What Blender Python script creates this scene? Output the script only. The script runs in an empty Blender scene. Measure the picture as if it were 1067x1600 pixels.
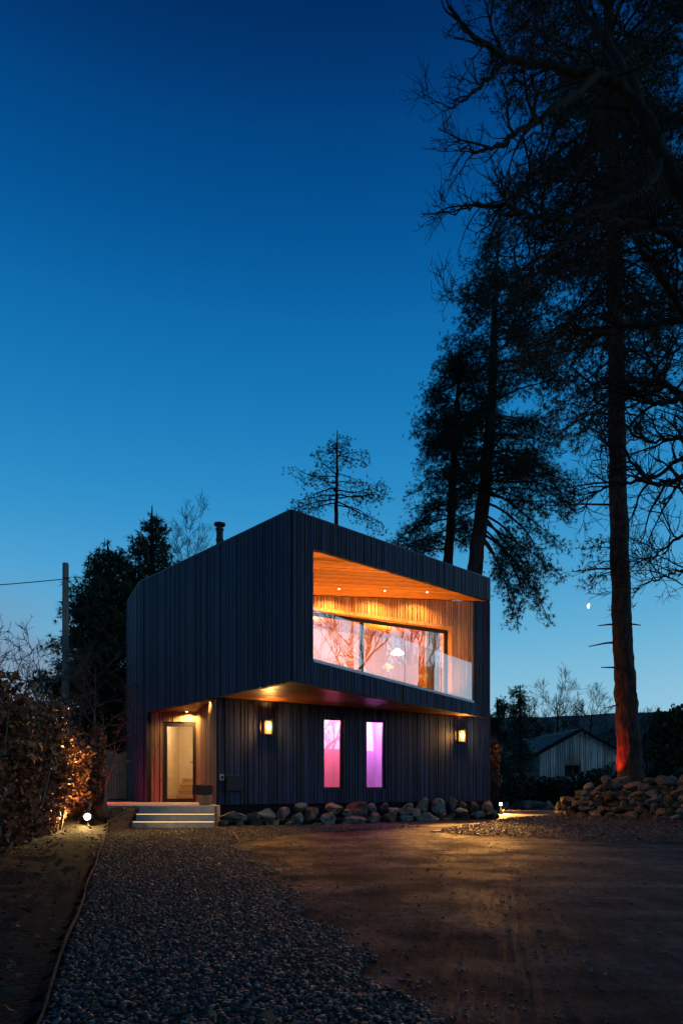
import bpy, math, random
import numpy as np
from mathutils import Vector
R = math.radians
scene = bpy.context.scene
COL = scene.collection
# ------------------------------------------------------------------ camera
CAMZ = 1.02
F = 1067.0            # focal length in photo pixels (24 mm on a 24x36 portrait frame)
HX, HY = 533.5, 1228.0
cam_d = bpy.data.cameras.new('camera'); cam = bpy.data.objects.new('camera', cam_d); COL.objects.link(cam)
cam.location = (0, 0, CAMZ); cam.rotation_euler = (R(90), 0, 0)
cam_d.sensor_fit = 'VERTICAL'; cam_d.sensor_height = 36; cam_d.sensor_width = 24
cam_d.lens = 36 * F / 1600; cam_d.shift_y = (HY - 800) / 1600
cam_d.clip_end = 9000; cam_d.clip_start = 0.05
scene.camera = cam
# ------------------------------------------------------------------ world: blue-hour sky, afterglow low on the right
def world():
    w = bpy.data.worlds.new('World'); scene.world = w; w.use_nodes = True
    nt = w.node_tree; nt.nodes.clear(); N = nt.nodes.new; L = nt.links.new
    out = N('ShaderNodeOutputWorld'); bg = N('ShaderNodeBackground'); L(bg.outputs[0], out.inputs[0])
    tc = N('ShaderNodeTexCoord'); nrm = N('ShaderNodeVectorMath'); nrm.operation = 'NORMALIZE'
    L(tc.outputs['Generated'], nrm.inputs[0])
    sep = N('ShaderNodeSeparateXYZ'); L(nrm.outputs[0], sep.inputs[0])
    ramp = N('ShaderNodeValToRGB'); cr = ramp.color_ramp; cr.interpolation = 'B_SPLINE'
    stops = [(0.0, (.44, .66, .75)), (.10, (.29, .56, .71)), (.22, (.11, .42, .68)), (.37, (.018, .27, .60)), (.56, (.002, .13, .40)), (.69, (.0006, .050, .215)), (.78, (.0005, .014, .075)), (1.0, (.0004, .009, .05))]
    cr.elements[0].position = 0; cr.elements[0].color = (*stops[0][1], 1)
    cr.elements[1].position = 1; cr.elements[1].color = (*stops[-1][1], 1)
    for p, c in stops[1:-1]:
        e = cr.elements.new(p); e.color = (*c, 1)
    L(sep.outputs['Z'], ramp.inputs[0])
    # afterglow of the sun below the horizon, to the right of the view
    dot = N('ShaderNodeVectorMath'); dot.operation = 'DOT_PRODUCT'; L(nrm.outputs[0], dot.inputs[0]); dot.inputs[1].default_value = (.93, -.37, 0)
    mx = N('ShaderNodeMath'); mx.operation = 'MAXIMUM'; L(dot.outputs['Value'], mx.inputs[0]); mx.inputs[1].default_value = 0
    pw = N('ShaderNodeMath'); pw.operation = 'POWER'; L(mx.outputs[0], pw.inputs[0]); pw.inputs[1].default_value = 2.2
    ex = N('ShaderNodeMapRange'); ex.interpolation_type = 'SMOOTHSTEP'; L(sep.outputs['Z'], ex.inputs[0]); ex.inputs[1].default_value = .42; ex.inputs[2].default_value = .12
    gl = N('ShaderNodeMath'); gl.operation = 'MULTIPLY'; L(pw.outputs[0], gl.inputs[0]); L(ex.outputs[0], gl.inputs[1])
    gc = N('ShaderNodeVectorMath'); gc.operation = 'SCALE'; gc.inputs[0].default_value = (1.05, 1.36, 1.66); L(gl.outputs[0], gc.inputs['Scale'])
    # thin low cloud
    mp = N('ShaderNodeMapping'); mp.inputs['Scale'].default_value = (1.6, 1.6, 4.5); mp.inputs['Location'].default_value = (.35, .1, .2); L(nrm.outputs[0], mp.inputs[0])
    no = N('ShaderNodeTexNoise'); no.inputs['Scale'].default_value = 1.7; no.inputs['Detail'].default_value = 5; L(mp.outputs[0], no.inputs[0])
    mr = N('ShaderNodeMapRange'); mr.interpolation_type = 'SMOOTHSTEP'; L(no.outputs[0], mr.inputs[0]); mr.inputs[1].default_value = .36; mr.inputs[2].default_value = .56
    lowm = N('ShaderNodeMapRange'); lowm.interpolation_type = 'SMOOTHSTEP'; L(sep.outputs['Z'], lowm.inputs[0]); lowm.inputs[1].default_value = .30; lowm.inputs[2].default_value = .12
    cm = N('ShaderNodeMath'); cm.operation = 'MULTIPLY'; L(mr.outputs[0], cm.inputs[0]); L(lowm.outputs[0], cm.inputs[1])
    # cloud is only where the sky turns away from the glow
    left = N('ShaderNodeMapRange'); left.interpolation_type = 'SMOOTHSTEP'; L(sep.outputs['X'], left.inputs[0]); left.inputs[1].default_value = -.31; left.inputs[2].default_value = -.41
    cm2 = N('ShaderNodeMath'); cm2.operation = 'MULTIPLY'; L(cm.outputs[0], cm2.inputs[0]); L(left.outputs[0], cm2.inputs[1])
    cm3 = N('ShaderNodeMath'); cm3.operation = 'MULTIPLY'; L(cm2.outputs[0], cm3.inputs[0]); cm3.inputs[1].default_value = .85
    mixc = N('ShaderNodeMix'); mixc.data_type = 'RGBA'; L(cm3.outputs[0], mixc.inputs[0]); L(ramp.outputs[0], mixc.inputs[6]); mixc.inputs[7].default_value = (.20, .25, .36, 1)
    add = N('ShaderNodeVectorMath'); L(mixc.outputs[2], add.inputs[0]); L(gc.outputs[0], add.inputs[1])
    L(add.outputs[0], bg.inputs[0]); bg.inputs[1].default_value = 1.0
world()
vs = scene.view_settings; vs.view_transform = 'Standard'; vs.look = 'None'; vs.exposure = 0; vs.gamma = 1
scene.cycles.sample_clamp_indirect = 4

# ------------------------------------------------------------------ materials
MAT = {}
def nodes(name):
    m = bpy.data.materials.new(name); m.use_nodes = True; MAT[name] = m
    nt = m.node_tree; b = nt.nodes['Principled BSDF']
    return m, nt, b
def noise_mat(name, c1, c2, scale=(8, 8, 8), rough=.7, bump=.0, detail=6, lo=.35, hi=.68, island=0., objrand=0., spots=None, spec=.3, bumpscale=None, dist=.02, metal=0, ipow=1., iamp=1.):
    """two-colour noise material with optional per-piece brightness and dark spots"""
    m, nt, b = nodes(name); N = nt.nodes.new; L = nt.links.new
    tc = N('ShaderNodeTexCoord'); oi = N('ShaderNodeObjectInfo')
    off = N('ShaderNodeVectorMath'); off.operation = 'MULTIPLY_ADD'; off.inputs[1].default_value = (37, 53, 71)
    cmb = N('ShaderNodeCombineXYZ')
    for i in range(3): L(oi.outputs['Random'], cmb.inputs[i])
    L(cmb.outputs[0], off.inputs[0]); L(tc.outputs['Object'], off.inputs[2])
    mp = N('ShaderNodeMapping'); mp.inputs['Scale'].default_value = scale; L(off.outputs[0], mp.inputs[0])
    no = N('ShaderNodeTexNoise'); no.inputs['Scale'].default_value = 1; no.inputs['Detail'].default_value = detail; L(mp.outputs[0], no.inputs[0])
    mr = N('ShaderNodeMapRange'); L(no.outputs[0], mr.inputs[0]); mr.inputs[1].default_value = lo; mr.inputs[2].default_value = hi
    mix = N('ShaderNodeMix'); mix.data_type = 'RGBA'; L(mr.outputs[0], mix.inputs[0]); mix.inputs[6].default_value = (*c1, 1); mix.inputs[7].default_value = (*c2, 1)
    col = mix.outputs[2]
    def scaled(col, src, amount):
        a = N('ShaderNodeMapRange'); L(src, a.inputs[0]); a.inputs[3].default_value = 1 - amount; a.inputs[4].default_value = 1 + amount
        v = N('ShaderNodeVectorMath'); v.operation = 'SCALE'; L(col, v.inputs[0]); L(a.outputs[0], v.inputs['Scale']); return v.outputs[0]
    if island:
        g = N('ShaderNodeNewGeometry'); src = g.outputs['Random Per Island']
        if ipow != 1:
            pw = N('ShaderNodeMath'); pw.operation = 'POWER'; L(src, pw.inputs[0]); pw.inputs[1].default_value = ipow; src = pw.outputs[0]
        if iamp != 1:
            a = N('ShaderNodeMapRange'); L(src, a.inputs[0]); a.inputs[3].default_value = .45; a.inputs[4].default_value = .45 + iamp
            v = N('ShaderNodeVectorMath'); v.operation = 'SCALE'; L(col, v.inputs[0]); L(a.outputs[0], v.inputs['Scale']); col = v.outputs[0]
        else: col = scaled(col, src, island)
    if objrand: col = scaled(col, oi.outputs['Random'], objrand)
    if spots:
        sc, thr, dark = spots
        mp2 = N('ShaderNodeMapping'); mp2.inputs['Scale'].default_value = sc; L(off.outputs[0], mp2.inputs[0])
        n2 = N('ShaderNodeTexNoise'); n2.inputs['Scale'].default_value = 1; n2.inputs['Detail'].default_value = 3; L(mp2.outputs[0], n2.inputs[0])
        a = N('ShaderNodeMapRange'); L(n2.outputs[0], a.inputs[0]); a.inputs[1].default_value = thr; a.inputs[2].default_value = thr + .1; a.inputs[3].default_value = 1; a.inputs[4].default_value = dark
        v = N('ShaderNodeVectorMath'); v.operation = 'SCALE'; L(col, v.inputs[0]); L(a.outputs[0], v.inputs['Scale']); col = v.outputs[0]
    L(col, b.inputs['Base Color']); b.inputs['Roughness'].default_value = rough; b.inputs['Specular IOR Level'].default_value = spec; b.inputs['Metallic'].default_value = metal
    if bump:
        src = no.outputs[0]
        if bumpscale:
            mp3 = N('ShaderNodeMapping'); mp3.inputs['Scale'].default_value = bumpscale; L(off.outputs[0], mp3.inputs[0])
            n3 = N('ShaderNodeTexNoise'); n3.inputs['Scale'].default_value = 1; n3.inputs['Detail'].default_value = 6; L(mp3.outputs[0], n3.inputs[0]); src = n3.outputs[0]
        bp = N('ShaderNodeBump'); bp.inputs['Strength'].default_value = bump; bp.inputs['Distance'].default_value = dist; L(src, bp.inputs['Height']); L(bp.outputs[0], b.inputs['Normal'])
    return m
def emit_mat(name, c, s):
    m, nt, b = nodes(name); b.inputs['Base Color'].default_value = (*c, 1); b.inputs['Emission Color'].default_value = (*c, 1); b.inputs['Emission Strength'].default_value = s; return m
def glass_mat(name, ior, tint=(1, 1, 1), lo=0.0):
    m, nt, b = nodes(name); nt.nodes.remove(b); N = nt.nodes.new; L = nt.links.new
    t = N('ShaderNodeBsdfTransparent'); t.inputs[0].default_value = (*tint, 1); g = N('ShaderNodeBsdfGlossy'); g.inputs['Roughness'].default_value = 0.0
    f = N('ShaderNodeFresnel'); f.inputs[0].default_value = ior
    mx = N('ShaderNodeMixShader'); L(f.outputs[0], mx.inputs[0]); L(t.outputs[0], mx.inputs[1]); L(g.outputs[0], mx.inputs[2]); L(mx.outputs[0], nt.nodes['Material Output'].inputs[0]); return m

noise_mat('charred', (.002, .0044, .0145), (.010, .0215, .074), (26, 26, 1.3), .6, .5, objrand=.45, spots=((14, 14, 3.2), .60, .25), bumpscale=(60, 60, 2.5), dist=.006, spec=.35)
noise_mat('charred_back', (.004, .004, .005), (.006, .006, .006), rough=.9)
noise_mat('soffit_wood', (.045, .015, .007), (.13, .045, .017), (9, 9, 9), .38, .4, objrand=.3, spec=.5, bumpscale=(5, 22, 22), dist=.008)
noise_mat('cedar', (.30, .135, .055), (.50, .26, .115), (20, 20, 1.0), .55, .25, objrand=.28, spots=((16, 16, 4), .66, .5), bumpscale=(60, 60, 2.5), dist=.004)
noise_mat('cedar_ceiling', (.42, .16, .045), (.60, .27, .08), (3, 14, 8), .5, .2, objrand=.38, spots=((10, 16, 6), .67, .6), dist=.004)
noise_mat('door_reveal', (.10, .075, .05), (.19, .14, .09), (26, 26, 1.3), .6, .4, objrand=.35, spots=((14, 14, 3), .63, .4), bumpscale=(60, 60, 2.5), dist=.006)
noise_mat('black_metal', (.007, .007, .008), (.012, .012, .014), (30, 30, 30), .5, spec=.3)
noise_mat('coping', (.03, .032, .036), (.05, .052, .056), (4, 4, 20), .4, metal=.6)
noise_mat('white_sill', (.62, .62, .60), (.72, .72, .70), (6, 6, 6), .4)
noise_mat('concrete', (.26, .26, .255), (.36, .36, .35), (7, 7, 7), .75, .3, spots=((22, 22, 22), .66, .75), dist=.006)
noise_mat('rock', (.05, .035, .025), (.21, .145, .10), (5, 5, 5), .85, .8, objrand=.6, spots=((9, 9, 9), .6, .6), bumpscale=(14, 14, 14), dist=.03)
noise_mat('rock_grey', (.06, .06, .057), (.20, .195, .18), (6, 6, 6), .85, .8, objrand=.5, spots=((11, 11, 11), .6, .6), bumpscale=(16, 16, 16), dist=.03)
noise_mat('soil', (.003, .0022, .0018), (.009, .007, .005), (9, 9, 9), .95, .9, bumpscale=(22, 22, 22), dist=.04)
noise_mat('land', (.012, .014, .008), (.03, .03, .016), (.6, .6, .6), .95)
noise_mat('hill_cover', (.010, .014, .010), (.028, .032, .022), (.02, .02, .05), .95, detail=9)
noise_mat('pebble', (.0095, .0094, .0095), (.032, .031, .0305), (14, 14, 14), .5, island=.95, spec=.5, ipow=4.0, iamp=4.4)
noise_mat('gravel_bed', (.012, .011, .010), (.04, .036, .032), (60, 60, 60), .9, .8, dist=.02)
noise_mat('leaf_litter', (.06, .03, .012), (.14, .07, .03), (9, 9, 9), .7, island=.6)
noise_mat('beech_leaf', (.13, .040, .015), (.26, .09, .032), (6, 6, 6), .5, island=.65, spec=.4)
noise_mat('ivy_leaf', (.012, .022, .010), (.035, .05, .02), (4, 4, 4), .5, island=.6)
noise_mat('pine_needle', (.010, .018, .012), (.026, .04, .022), (2, 2, 2), .6, island=.5)
noise_mat('spruce_needle', (.012, .024, .013), (.03, .05, .024), (2, 2, 2), .6, island=.5)
noise_mat('bark_dark', (.004, .0035, .003), (.012, .010, .009), (8, 8, 3), .9)
noise_mat('bark_pine', (.014, .009, .007), (.06, .036, .026), (9, 9, 3.2), .9, 1.0, detail=4, bumpscale=(13, 13, 4), dist=.09)
noise_mat('bark_mossy', (.05, .05, .03), (.13, .12, .085), (16, 16, 8), .9)
noise_mat('pole_wood', (.11, .10, .085), (.22, .20, .17), (24, 24, 1.5), .8, .4, spots=((9, 9, 5), .62, .5))
noise_mat('gate_wood', (.16, .13, .08), (.28, .23, .14), (24, 24, 2), .8, .3, objrand=.25)
noise_mat('grey_board', (.20, .20, .195), (.42, .415, .40), (14, 14, .8), .8, .3, island=.3)
noise_mat('slate', (.025, .025, .035), (.06, .06, .08), (5, 5, 5), .42, island=.3)
noise_mat('corten', (.045, .024, .016), (.11, .058, .036), (9, 9, 9), .7)
noise_mat('plaster', (.62, .50, .36), (.68, .56, .42), (3, 3, 3), .8)
noise_mat('timber_lining', (.46, .22, .07), (.60, .31, .11), (9, 9, 1.2), .7)
noise_mat('white_plaster', (.70, .68, .66), (.76, .74, .72), (3, 3, 3), .8)
noise_mat('curtain', (.70, .66, .60), (.78, .75, .70), (30, 30, 1), .8)
noise_mat('oak_wood', (.42, .28, .15), (.55, .38, .22), (4, 20, 20), .5)
noise_mat('chair_fabric', (.62, .55, .38), (.72, .66, .48), (40, 40, 40), .9)
noise_mat('log_wood', (.20, .13, .06), (.34, .22, .11), (18, 18, 2), .8, .5, spots=((8, 8, 4), .6, .4))
noise_mat('grey_plastic', (.30, .31, .32), (.36, .37, .38), (9, 9, 9), .5)
# driveway: worn, stained old concrete with dust and scuffs
def driveway_mat():
    m, nt, b = nodes('driveway'); N = nt.nodes.new; L = nt.links.new
    tc = N('ShaderNodeTexCoord')
    def nz(scale, rot=0, detail=6, rough=.55):
        mp = N('ShaderNodeMapping'); mp.inputs['Scale'].default_value = scale; mp.inputs['Rotation'].default_value = (0, 0, rot); L(tc.outputs['Object'], mp.inputs[0])
        n = N('ShaderNodeTexNoise'); n.inputs['Scale'].default_value = 1; n.inputs['Detail'].default_value = detail; n.inputs['Roughness'].default_value = rough; L(mp.outputs[0], n.inputs[0]); return n.outputs[0]
    def ramp(src, lo, hi, a, bb):
        r = N('ShaderNodeMapRange'); L(src, r.inputs[0]); r.inputs[1].default_value = lo; r.inputs[2].default_value = hi; r.inputs[3].default_value = a; r.inputs[4].default_value = bb; return r.outputs[0]
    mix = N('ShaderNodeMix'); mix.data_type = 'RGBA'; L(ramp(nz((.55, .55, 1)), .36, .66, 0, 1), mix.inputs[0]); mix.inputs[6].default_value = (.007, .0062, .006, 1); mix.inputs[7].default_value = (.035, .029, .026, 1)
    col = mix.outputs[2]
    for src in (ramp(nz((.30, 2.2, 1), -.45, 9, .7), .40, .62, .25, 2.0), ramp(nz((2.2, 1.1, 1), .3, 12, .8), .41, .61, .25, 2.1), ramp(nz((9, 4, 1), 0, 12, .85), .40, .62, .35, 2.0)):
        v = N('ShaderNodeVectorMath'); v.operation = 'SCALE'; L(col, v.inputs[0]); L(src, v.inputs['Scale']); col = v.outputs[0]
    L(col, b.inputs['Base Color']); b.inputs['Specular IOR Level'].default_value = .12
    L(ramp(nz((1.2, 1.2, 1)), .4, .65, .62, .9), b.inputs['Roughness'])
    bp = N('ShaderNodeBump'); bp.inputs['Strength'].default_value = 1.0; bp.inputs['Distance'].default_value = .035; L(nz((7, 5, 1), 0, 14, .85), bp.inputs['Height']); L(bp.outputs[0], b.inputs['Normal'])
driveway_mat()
noise_mat('path_concrete', (.15, .125, .10), (.27, .225, .18), (2, 2, 2), .8, .4, bumpscale=(20, 20, 20), dist=.012)
glass_mat('window_glass', 3.4)
glass_mat('balustrade_glass', 3.6)
glass_mat('lantern_glass', 1.4, (1, .93, .8))
emit_mat('lamp_warm', (1, .72, .32), 14)
emit_mat('lantern_frost', (1, .47, .11), 1.5)
emit_mat('lamp_white', (1, .86, .55), 60)
emit_mat('downlight_lens', (1, .75, .4), 14)
emit_mat('led_strip', (1, .62, .24), 1.6)
emit_mat('pendant_glow', (1, .72, .32), 7)
emit_mat('red_lens', (1, .03, .02), 8)
emit_mat('green_lens', (.03, 1, .1), 3)

# ------------------------------------------------------------------ object helpers
WLOC = {}
def thing(name, label, cat, loc, group=None):
    o = bpy.data.objects.new(name, None); COL.objects.link(o); o.location = loc; o.empty_display_size = .1
    WLOC[o] = Vector(loc); tag(o, label, cat, group); return o
def tag(o, label=None, cat=None, group=None, kind=None):
    if label: o['label'] = label
    if cat: o['category'] = cat
    if group: o['group'] = group
    if kind: o['kind'] = kind
    return o
def add_mesh(name, me, mat, parent=None, base=None, smooth=False):
    """link a mesh built in world coordinates as an object whose origin is its base"""
    n = len(me.vertices); co = np.empty(n * 3, 'f'); me.vertices.foreach_get('co', co); co = co.reshape(-1, 3)
    if base is None:
        mn, mxx = co.min(0), co.max(0); base = ((mn[0] + mxx[0]) / 2, (mn[1] + mxx[1]) / 2, mn[2])
    base = Vector([float(x) for x in base]); co -= np.array(base, 'f'); me.vertices.foreach_set('co', co.ravel())
    if smooth: me.polygons.foreach_set('use_smooth', np.ones(len(me.polygons), bool))
    me.materials.append(MAT[mat]); me.update()
    o = bpy.data.objects.new(name, me); COL.objects.link(o)
    if parent is not None:
        o.parent = parent; o.location = base - WLOC[parent]
    else: o.location = base
    WLOC[o] = base; return o
def pyd(name, v, f, mat, parent=None, base=None, smooth=False):
    me = bpy.data.meshes.new(name); me.from_pydata([tuple(map(float, p)) for p in v], [], f)
    return add_mesh(name, me, mat, parent, base, smooth)
class Bulk:
    def __init__(s): s.v = []; s.q = []; s.t = []; s.n = 0
    def add(s, v, q=None, t=None):
        if q is not None and len(q): s.q.append(np.asarray(q) + s.n)
        if t is not None and len(t): s.t.append(np.asarray(t) + s.n)
        s.v.append(np.asarray(v, 'f').reshape(-1, 3)); s.n += len(s.v[-1])
    def build(s, name, mat, parent=None, base=None, smooth=False):
        v = np.concatenate(s.v); q = np.concatenate(s.q) if s.q else np.zeros((0, 4), int); t = np.concatenate(s.t) if s.t else np.zeros((0, 3), int)
        me = bpy.data.meshes.new(name); me.vertices.add(len(v)); me.vertices.foreach_set('co', v.ravel())
        me.loops.add(q.size + t.size); me.loops.foreach_set('vertex_index', np.concatenate([q.ravel(), t.ravel()]).astype('i'))
        me.polygons.add(len(q) + len(t)); me.polygons.foreach_set('loop_start', np.concatenate([np.arange(len(q)) * 4, q.size + np.arange(len(t)) * 3]).astype('i'))
        me.update(calc_edges=True); me.validate()
        return add_mesh(name, me, mat, parent, base, smooth)
BOXF = [(0, 3, 2, 1), (4, 5, 6, 7), (0, 1, 5, 4), (1, 2, 6, 5), (2, 3, 7, 6), (3, 0, 4, 7)]
def boxv(x0, x1, y0, y1, z0, z1): return [(x0, y0, z0), (x1, y0, z0), (x1, y1, z0), (x0, y1, z0), (x0, y0, z1), (x1, y0, z1), (x1, y1, z1), (x0, y1, z1)]
def box(name, x0, x1, y0, y1, z0, z1, mat, parent=None, bevel=0): 
    o = pyd(name, boxv(x0, x1, y0, y1, z0, z1), BOXF, mat, parent)
    if bevel: bv(o, bevel)
    return o
def bv(o, w, seg=2):
    m = o.modifiers.new('bevel', 'BEVEL'); m.width = w; m.segments = seg; m.limit_method = 'ANGLE'; return o
def obox(o2, ux, un, s0, s1, n0, n1, z0, z1):
    """box verts in a wall frame: origin o2, along ux, outward un"""
    P = lambda s, n, z: (o2[0] + ux[0] * s + un[0] * n, o2[1] + ux[1] * s + un[1] * n, z)
    return [P(s0, n0, z0), P(s1, n0, z0), P(s1, n1, z0), P(s0, n1, z0), P(s0, n0, z1), P(s1, n0, z1), P(s1, n1, z1), P(s0, n1, z1)]
def prism(poly2, z0, z1):
    n = len(poly2); v = [(x, y, z0(x, y) if callable(z0) else z0) for x, y in poly2] + [(x, y, z1(x, y) if callable(z1) else z1) for x, y in poly2]
    return v, [tuple(range(n))[::-1], tuple(range(n, 2 * n))] + [(i, (i + 1) % n, (i + 1) % n + n, i + n) for i in range(n)]
def at(px, py, Y): return np.array([(px - HX) / F * Y, Y, CAMZ + (HY - py) / F * Y])
def lamp(name, kind, loc, power, color, parent=None, radius=.03, spot=None, target=None, blend=.6):
    d = bpy.data.lights.new(name, kind); d.energy = power; d.color = color
    if kind != 'AREA': d.shadow_soft_size = radius
    else: d.size = radius
    if spot: d.spot_size = R(spot); d.spot_blend = blend
    o = bpy.data.objects.new(name, d); COL.objects.link(o); loc = Vector([float(c) for c in loc])
    if target is not None: o.rotation_euler = (Vector([float(c) for c in target]) - loc).to_track_quat('-Z', 'Y').to_euler()
    if parent is not None: o.parent = parent; o.location = loc - WLOC[parent]
    else: o.location = loc
    return o

# ------------------------------------------------------------------ ground
rng = np.random.default_rng(5); rnd = random.Random(5)
tag(pyd('ground', [(-900, -900, -.06), (900, -900, -.06), (900, 900, -.06), (-900, 900, -.06)], [(0, 1, 2, 3)], 'land', base=(0, 0, -.06)), kind='structure')
def wave(x, y):
    return (np.sin(x * 1.3 + y * .7) + np.sin(x * .61 - y * 1.17 + 2) + .6 * np.sin(2.7 * x + 1.9 * y + 1) + .4 * np.sin(5.1 * x - 4.3 * y)) / 3
def grid(name, x0, x1, y0, y1, nx, ny, zf, mat, inside=None):
    xs, ys = np.meshgrid(np.linspace(x0, x1, nx), np.linspace(y0, y1, ny)); z = zf(xs, ys)
    v = np.stack([xs, ys, z], -1).reshape(-1, 3); i = np.arange(nx * ny).reshape(ny, nx)
    q = np.stack([i[:-1, :-1], i[:-1, 1:], i[1:, 1:], i[1:, :-1]], -1).reshape(-1, 4)
    if inside is not None:
        c = v[q].mean(1); q = q[inside(c[:, 0], c[:, 1])]
    b = Bulk(); b.add(v, q); return b.build(name, mat, smooth=True, base=(0, 0, 0))
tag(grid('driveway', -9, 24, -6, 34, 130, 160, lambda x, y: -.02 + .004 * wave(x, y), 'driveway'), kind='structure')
EDGE = lambda y: -5.3 + (15.5 - y) * (3.95 / 12.4)                 # x of the steel edging
def gravel_right(y): return np.interp(y, [-2, 2.5, 3.0, 4.45, 6.9, 9.5, 12.2, 13.6, 15.2, 16.4, 17.5], [1.1, .75, .5, .02, -.52, -1.2, -1.95, -1.6, -.6, 1.2, 2.4])
def in_gravel(x, y): return (x > np.maximum(EDGE(y), EDGE(15.6) - (y > 15.6) * .25 * (y - 15.6)) + .02) & (x < gravel_right(y) + .10 * np.sin(y * 3.1) + .07 * np.sin(y * 7.7 + 1)) & (y < 17.6) & (y > -1)
def in_mound(x, y):   # gravel between path and driveway on the right
    far = np.interp(x, [2.2, 3.0, 5, 7.3, 9.5, 13], [15.5, 17.0, 20.6, 22.4, 20.5, 18.])
    near = np.interp(x, [2.2, 3.0, 5.0, 8.5, 12], [15.2, 13.9, 12.6, 11.2, 10.6]) + .2 * np.sin(x * 2.3)
    return (x > 2.2) & (x < 13) & (y > near) & (y < far)
def mnear(x): return np.interp(x, [2.2, 3.0, 5.0, 8.5, 12], [15.2, 13.9, 12.6, 11.2, 10.6]) + .2 * np.sin(x * 2.3)
def moundz(x, y): return -.01 + .05 * np.clip((y - mnear(x)) / .9, 0, 1) + .10 * np.clip((x - 4.5) / 5, 0, 1) * np.clip((y - 11) / 6, 0, 1)
sst = lambda a, b, x: (lambda t: t * t * (3 - 2 * t))(np.clip((x - a) / (b - a), 0, 1))
def bank(x, y): return .48 * sst(13.6, 17.15, y) * sst(-4.99, -5.2, x)
gz = lambda x, y: .012 + .012 * wave(x * 1.7, y * 1.3) + bank(x, y) - .03 * (1 - np.clip((gravel_right(y) - x) / .45, 0, 1))
tag(grid('gravel_path', -7.4, 3, -1, 17.6, 170, 300, gz, 'gravel_bed', in_gravel), kind='structure')
tag(grid('gravel_verge', 2, 13, 10, 23, 140, 140, lambda x, y: moundz(x, y) - .012 + .01 * wave(x * 2, y * 2), 'gravel_bed', in_mound), kind='structure')
tag(grid('soil_bed', -16, -.2, -2, 24, 150, 220, lambda x, y: -.0 + (.035 * wave(x * 2.1, y * 2.3) + .02 * wave(x * 6, y * 5)) * np.clip((EDGE(y) - x) * 1.6 - .1, 0, 1) + .12 * np.clip(-x + EDGE(y) - .3, 0, 1) + .48 * sst(13.6, 17.15, y) - .06 * sst(13.6, 17.15, y), 'soil', lambda x, y: (x < EDGE(y) - .03) & ~((y > 15.6) & (x > EDGE(15.6) - .25 * (y - 15.6))) & ~((y > 17.1) & (x > -9.3))), kind='structure')
# loose pebbles
def pebbles(name, pts, size, zf, mat, seed, label):
    r = np.random.default_rng(seed); n = len(pts)
    base = np.array([(1, 0, 0), (-.5, .87, 0), (-.5, -.87, 0), (.45, .5, .75), (-.75, .1, .7), (.3, -.65, .72), (0, 0, -.6)], 'f')
    tri = np.array([(0, 1, 3), (1, 2, 4), (2, 0, 5), (3, 1, 4), (4, 2, 5), (5, 0, 3), (3, 4, 5), (1, 0, 6), (2, 1, 6), (0, 2, 6)])
    a = r.uniform(0, 6.28, n); s = size * np.clip(r.lognormal(0, .42, n), .3, 1.9); sq = r.uniform(.55, 1, n); fl = r.uniform(.45, .8, n)
    b = base[None] * (1 + r.uniform(-.22, .22, (n, 7, 3)))
    x = b[..., 0] * s[:, None]; y = b[..., 1] * (s * sq)[:, None]; z = b[..., 2] * (s * fl)[:, None]
    til = r.uniform(-.5, .5, (n, 1)); z = z + x * til
    X = x * np.cos(a)[:, None] - y * np.sin(a)[:, None] + pts[:, 0:1]; Y = x * np.sin(a)[:, None] + y * np.cos(a)[:, None] + pts[:, 1:2]
    Z = z + (zf(pts[:, 0], pts[:, 1]) + s * fl * .3)[:, None]
    B = Bulk(); B.add(np.stack([X, Y, Z], -1), t=(tri[None] + 7 * np.arange(n)[:, None, None]).reshape(-1, 3))
    o = B.build(name, mat, base=(0, 0, 0)); tag(o, label, 'gravel', kind='stuff'); return o
def scatter(n, x0, x1, y0, y1, inside, seed, power=1.0):
    r = np.random.default_rng(seed); p = np.stack([r.uniform(x0, x1, n), y0 + (y1 - y0) * r.uniform(0, 1, n) ** power], -1)
    return p[inside(p[:, 0], p[:, 1])]
P1 = scatter(195000, -6.9, 3, 2.5, 17.4, in_gravel, 1, 1.35)
pebbles('gravel_stones', P1, .0125, gz, 'pebble', 2, 'loose grey and brown gravel stones covering the path to the steps')
P2 = scatter(40000, 2, 13, 10, 23, in_mound, 3)
pebbles('verge_gravel', P2, .018, moundz, 'pebble', 4, 'loose brown gravel on the verge before the dry stone wall')
# strays on the driveway
P3 = scatter(70000, -3, 9, 2.6, 17, lambda x, y: (x > gravel_right(y)) & (np.random.default_rng(8).uniform(0, 1, len(x)) < .06 + .6 * np.exp(-(x - gravel_right(y)) * 4)), 6)
pebbles('stray_gravel', P3, .010, lambda x, y: -.02 + .004 * wave(x, y), 'pebble', 7, 'scattered small stones strewn over the bare driveway')
P4 = scatter(24000, -2.5, 6, 2.6, 11, lambda x, y: (x > gravel_right(y) - .1) & (x < y * .52), 16, 1.5)
pebbles('driveway_grit', P4, .0042, lambda x, y: -.02 + .004 * wave(x, y), 'pebble', 17, 'fine grit pressed into the bare driveway surface')
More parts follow.
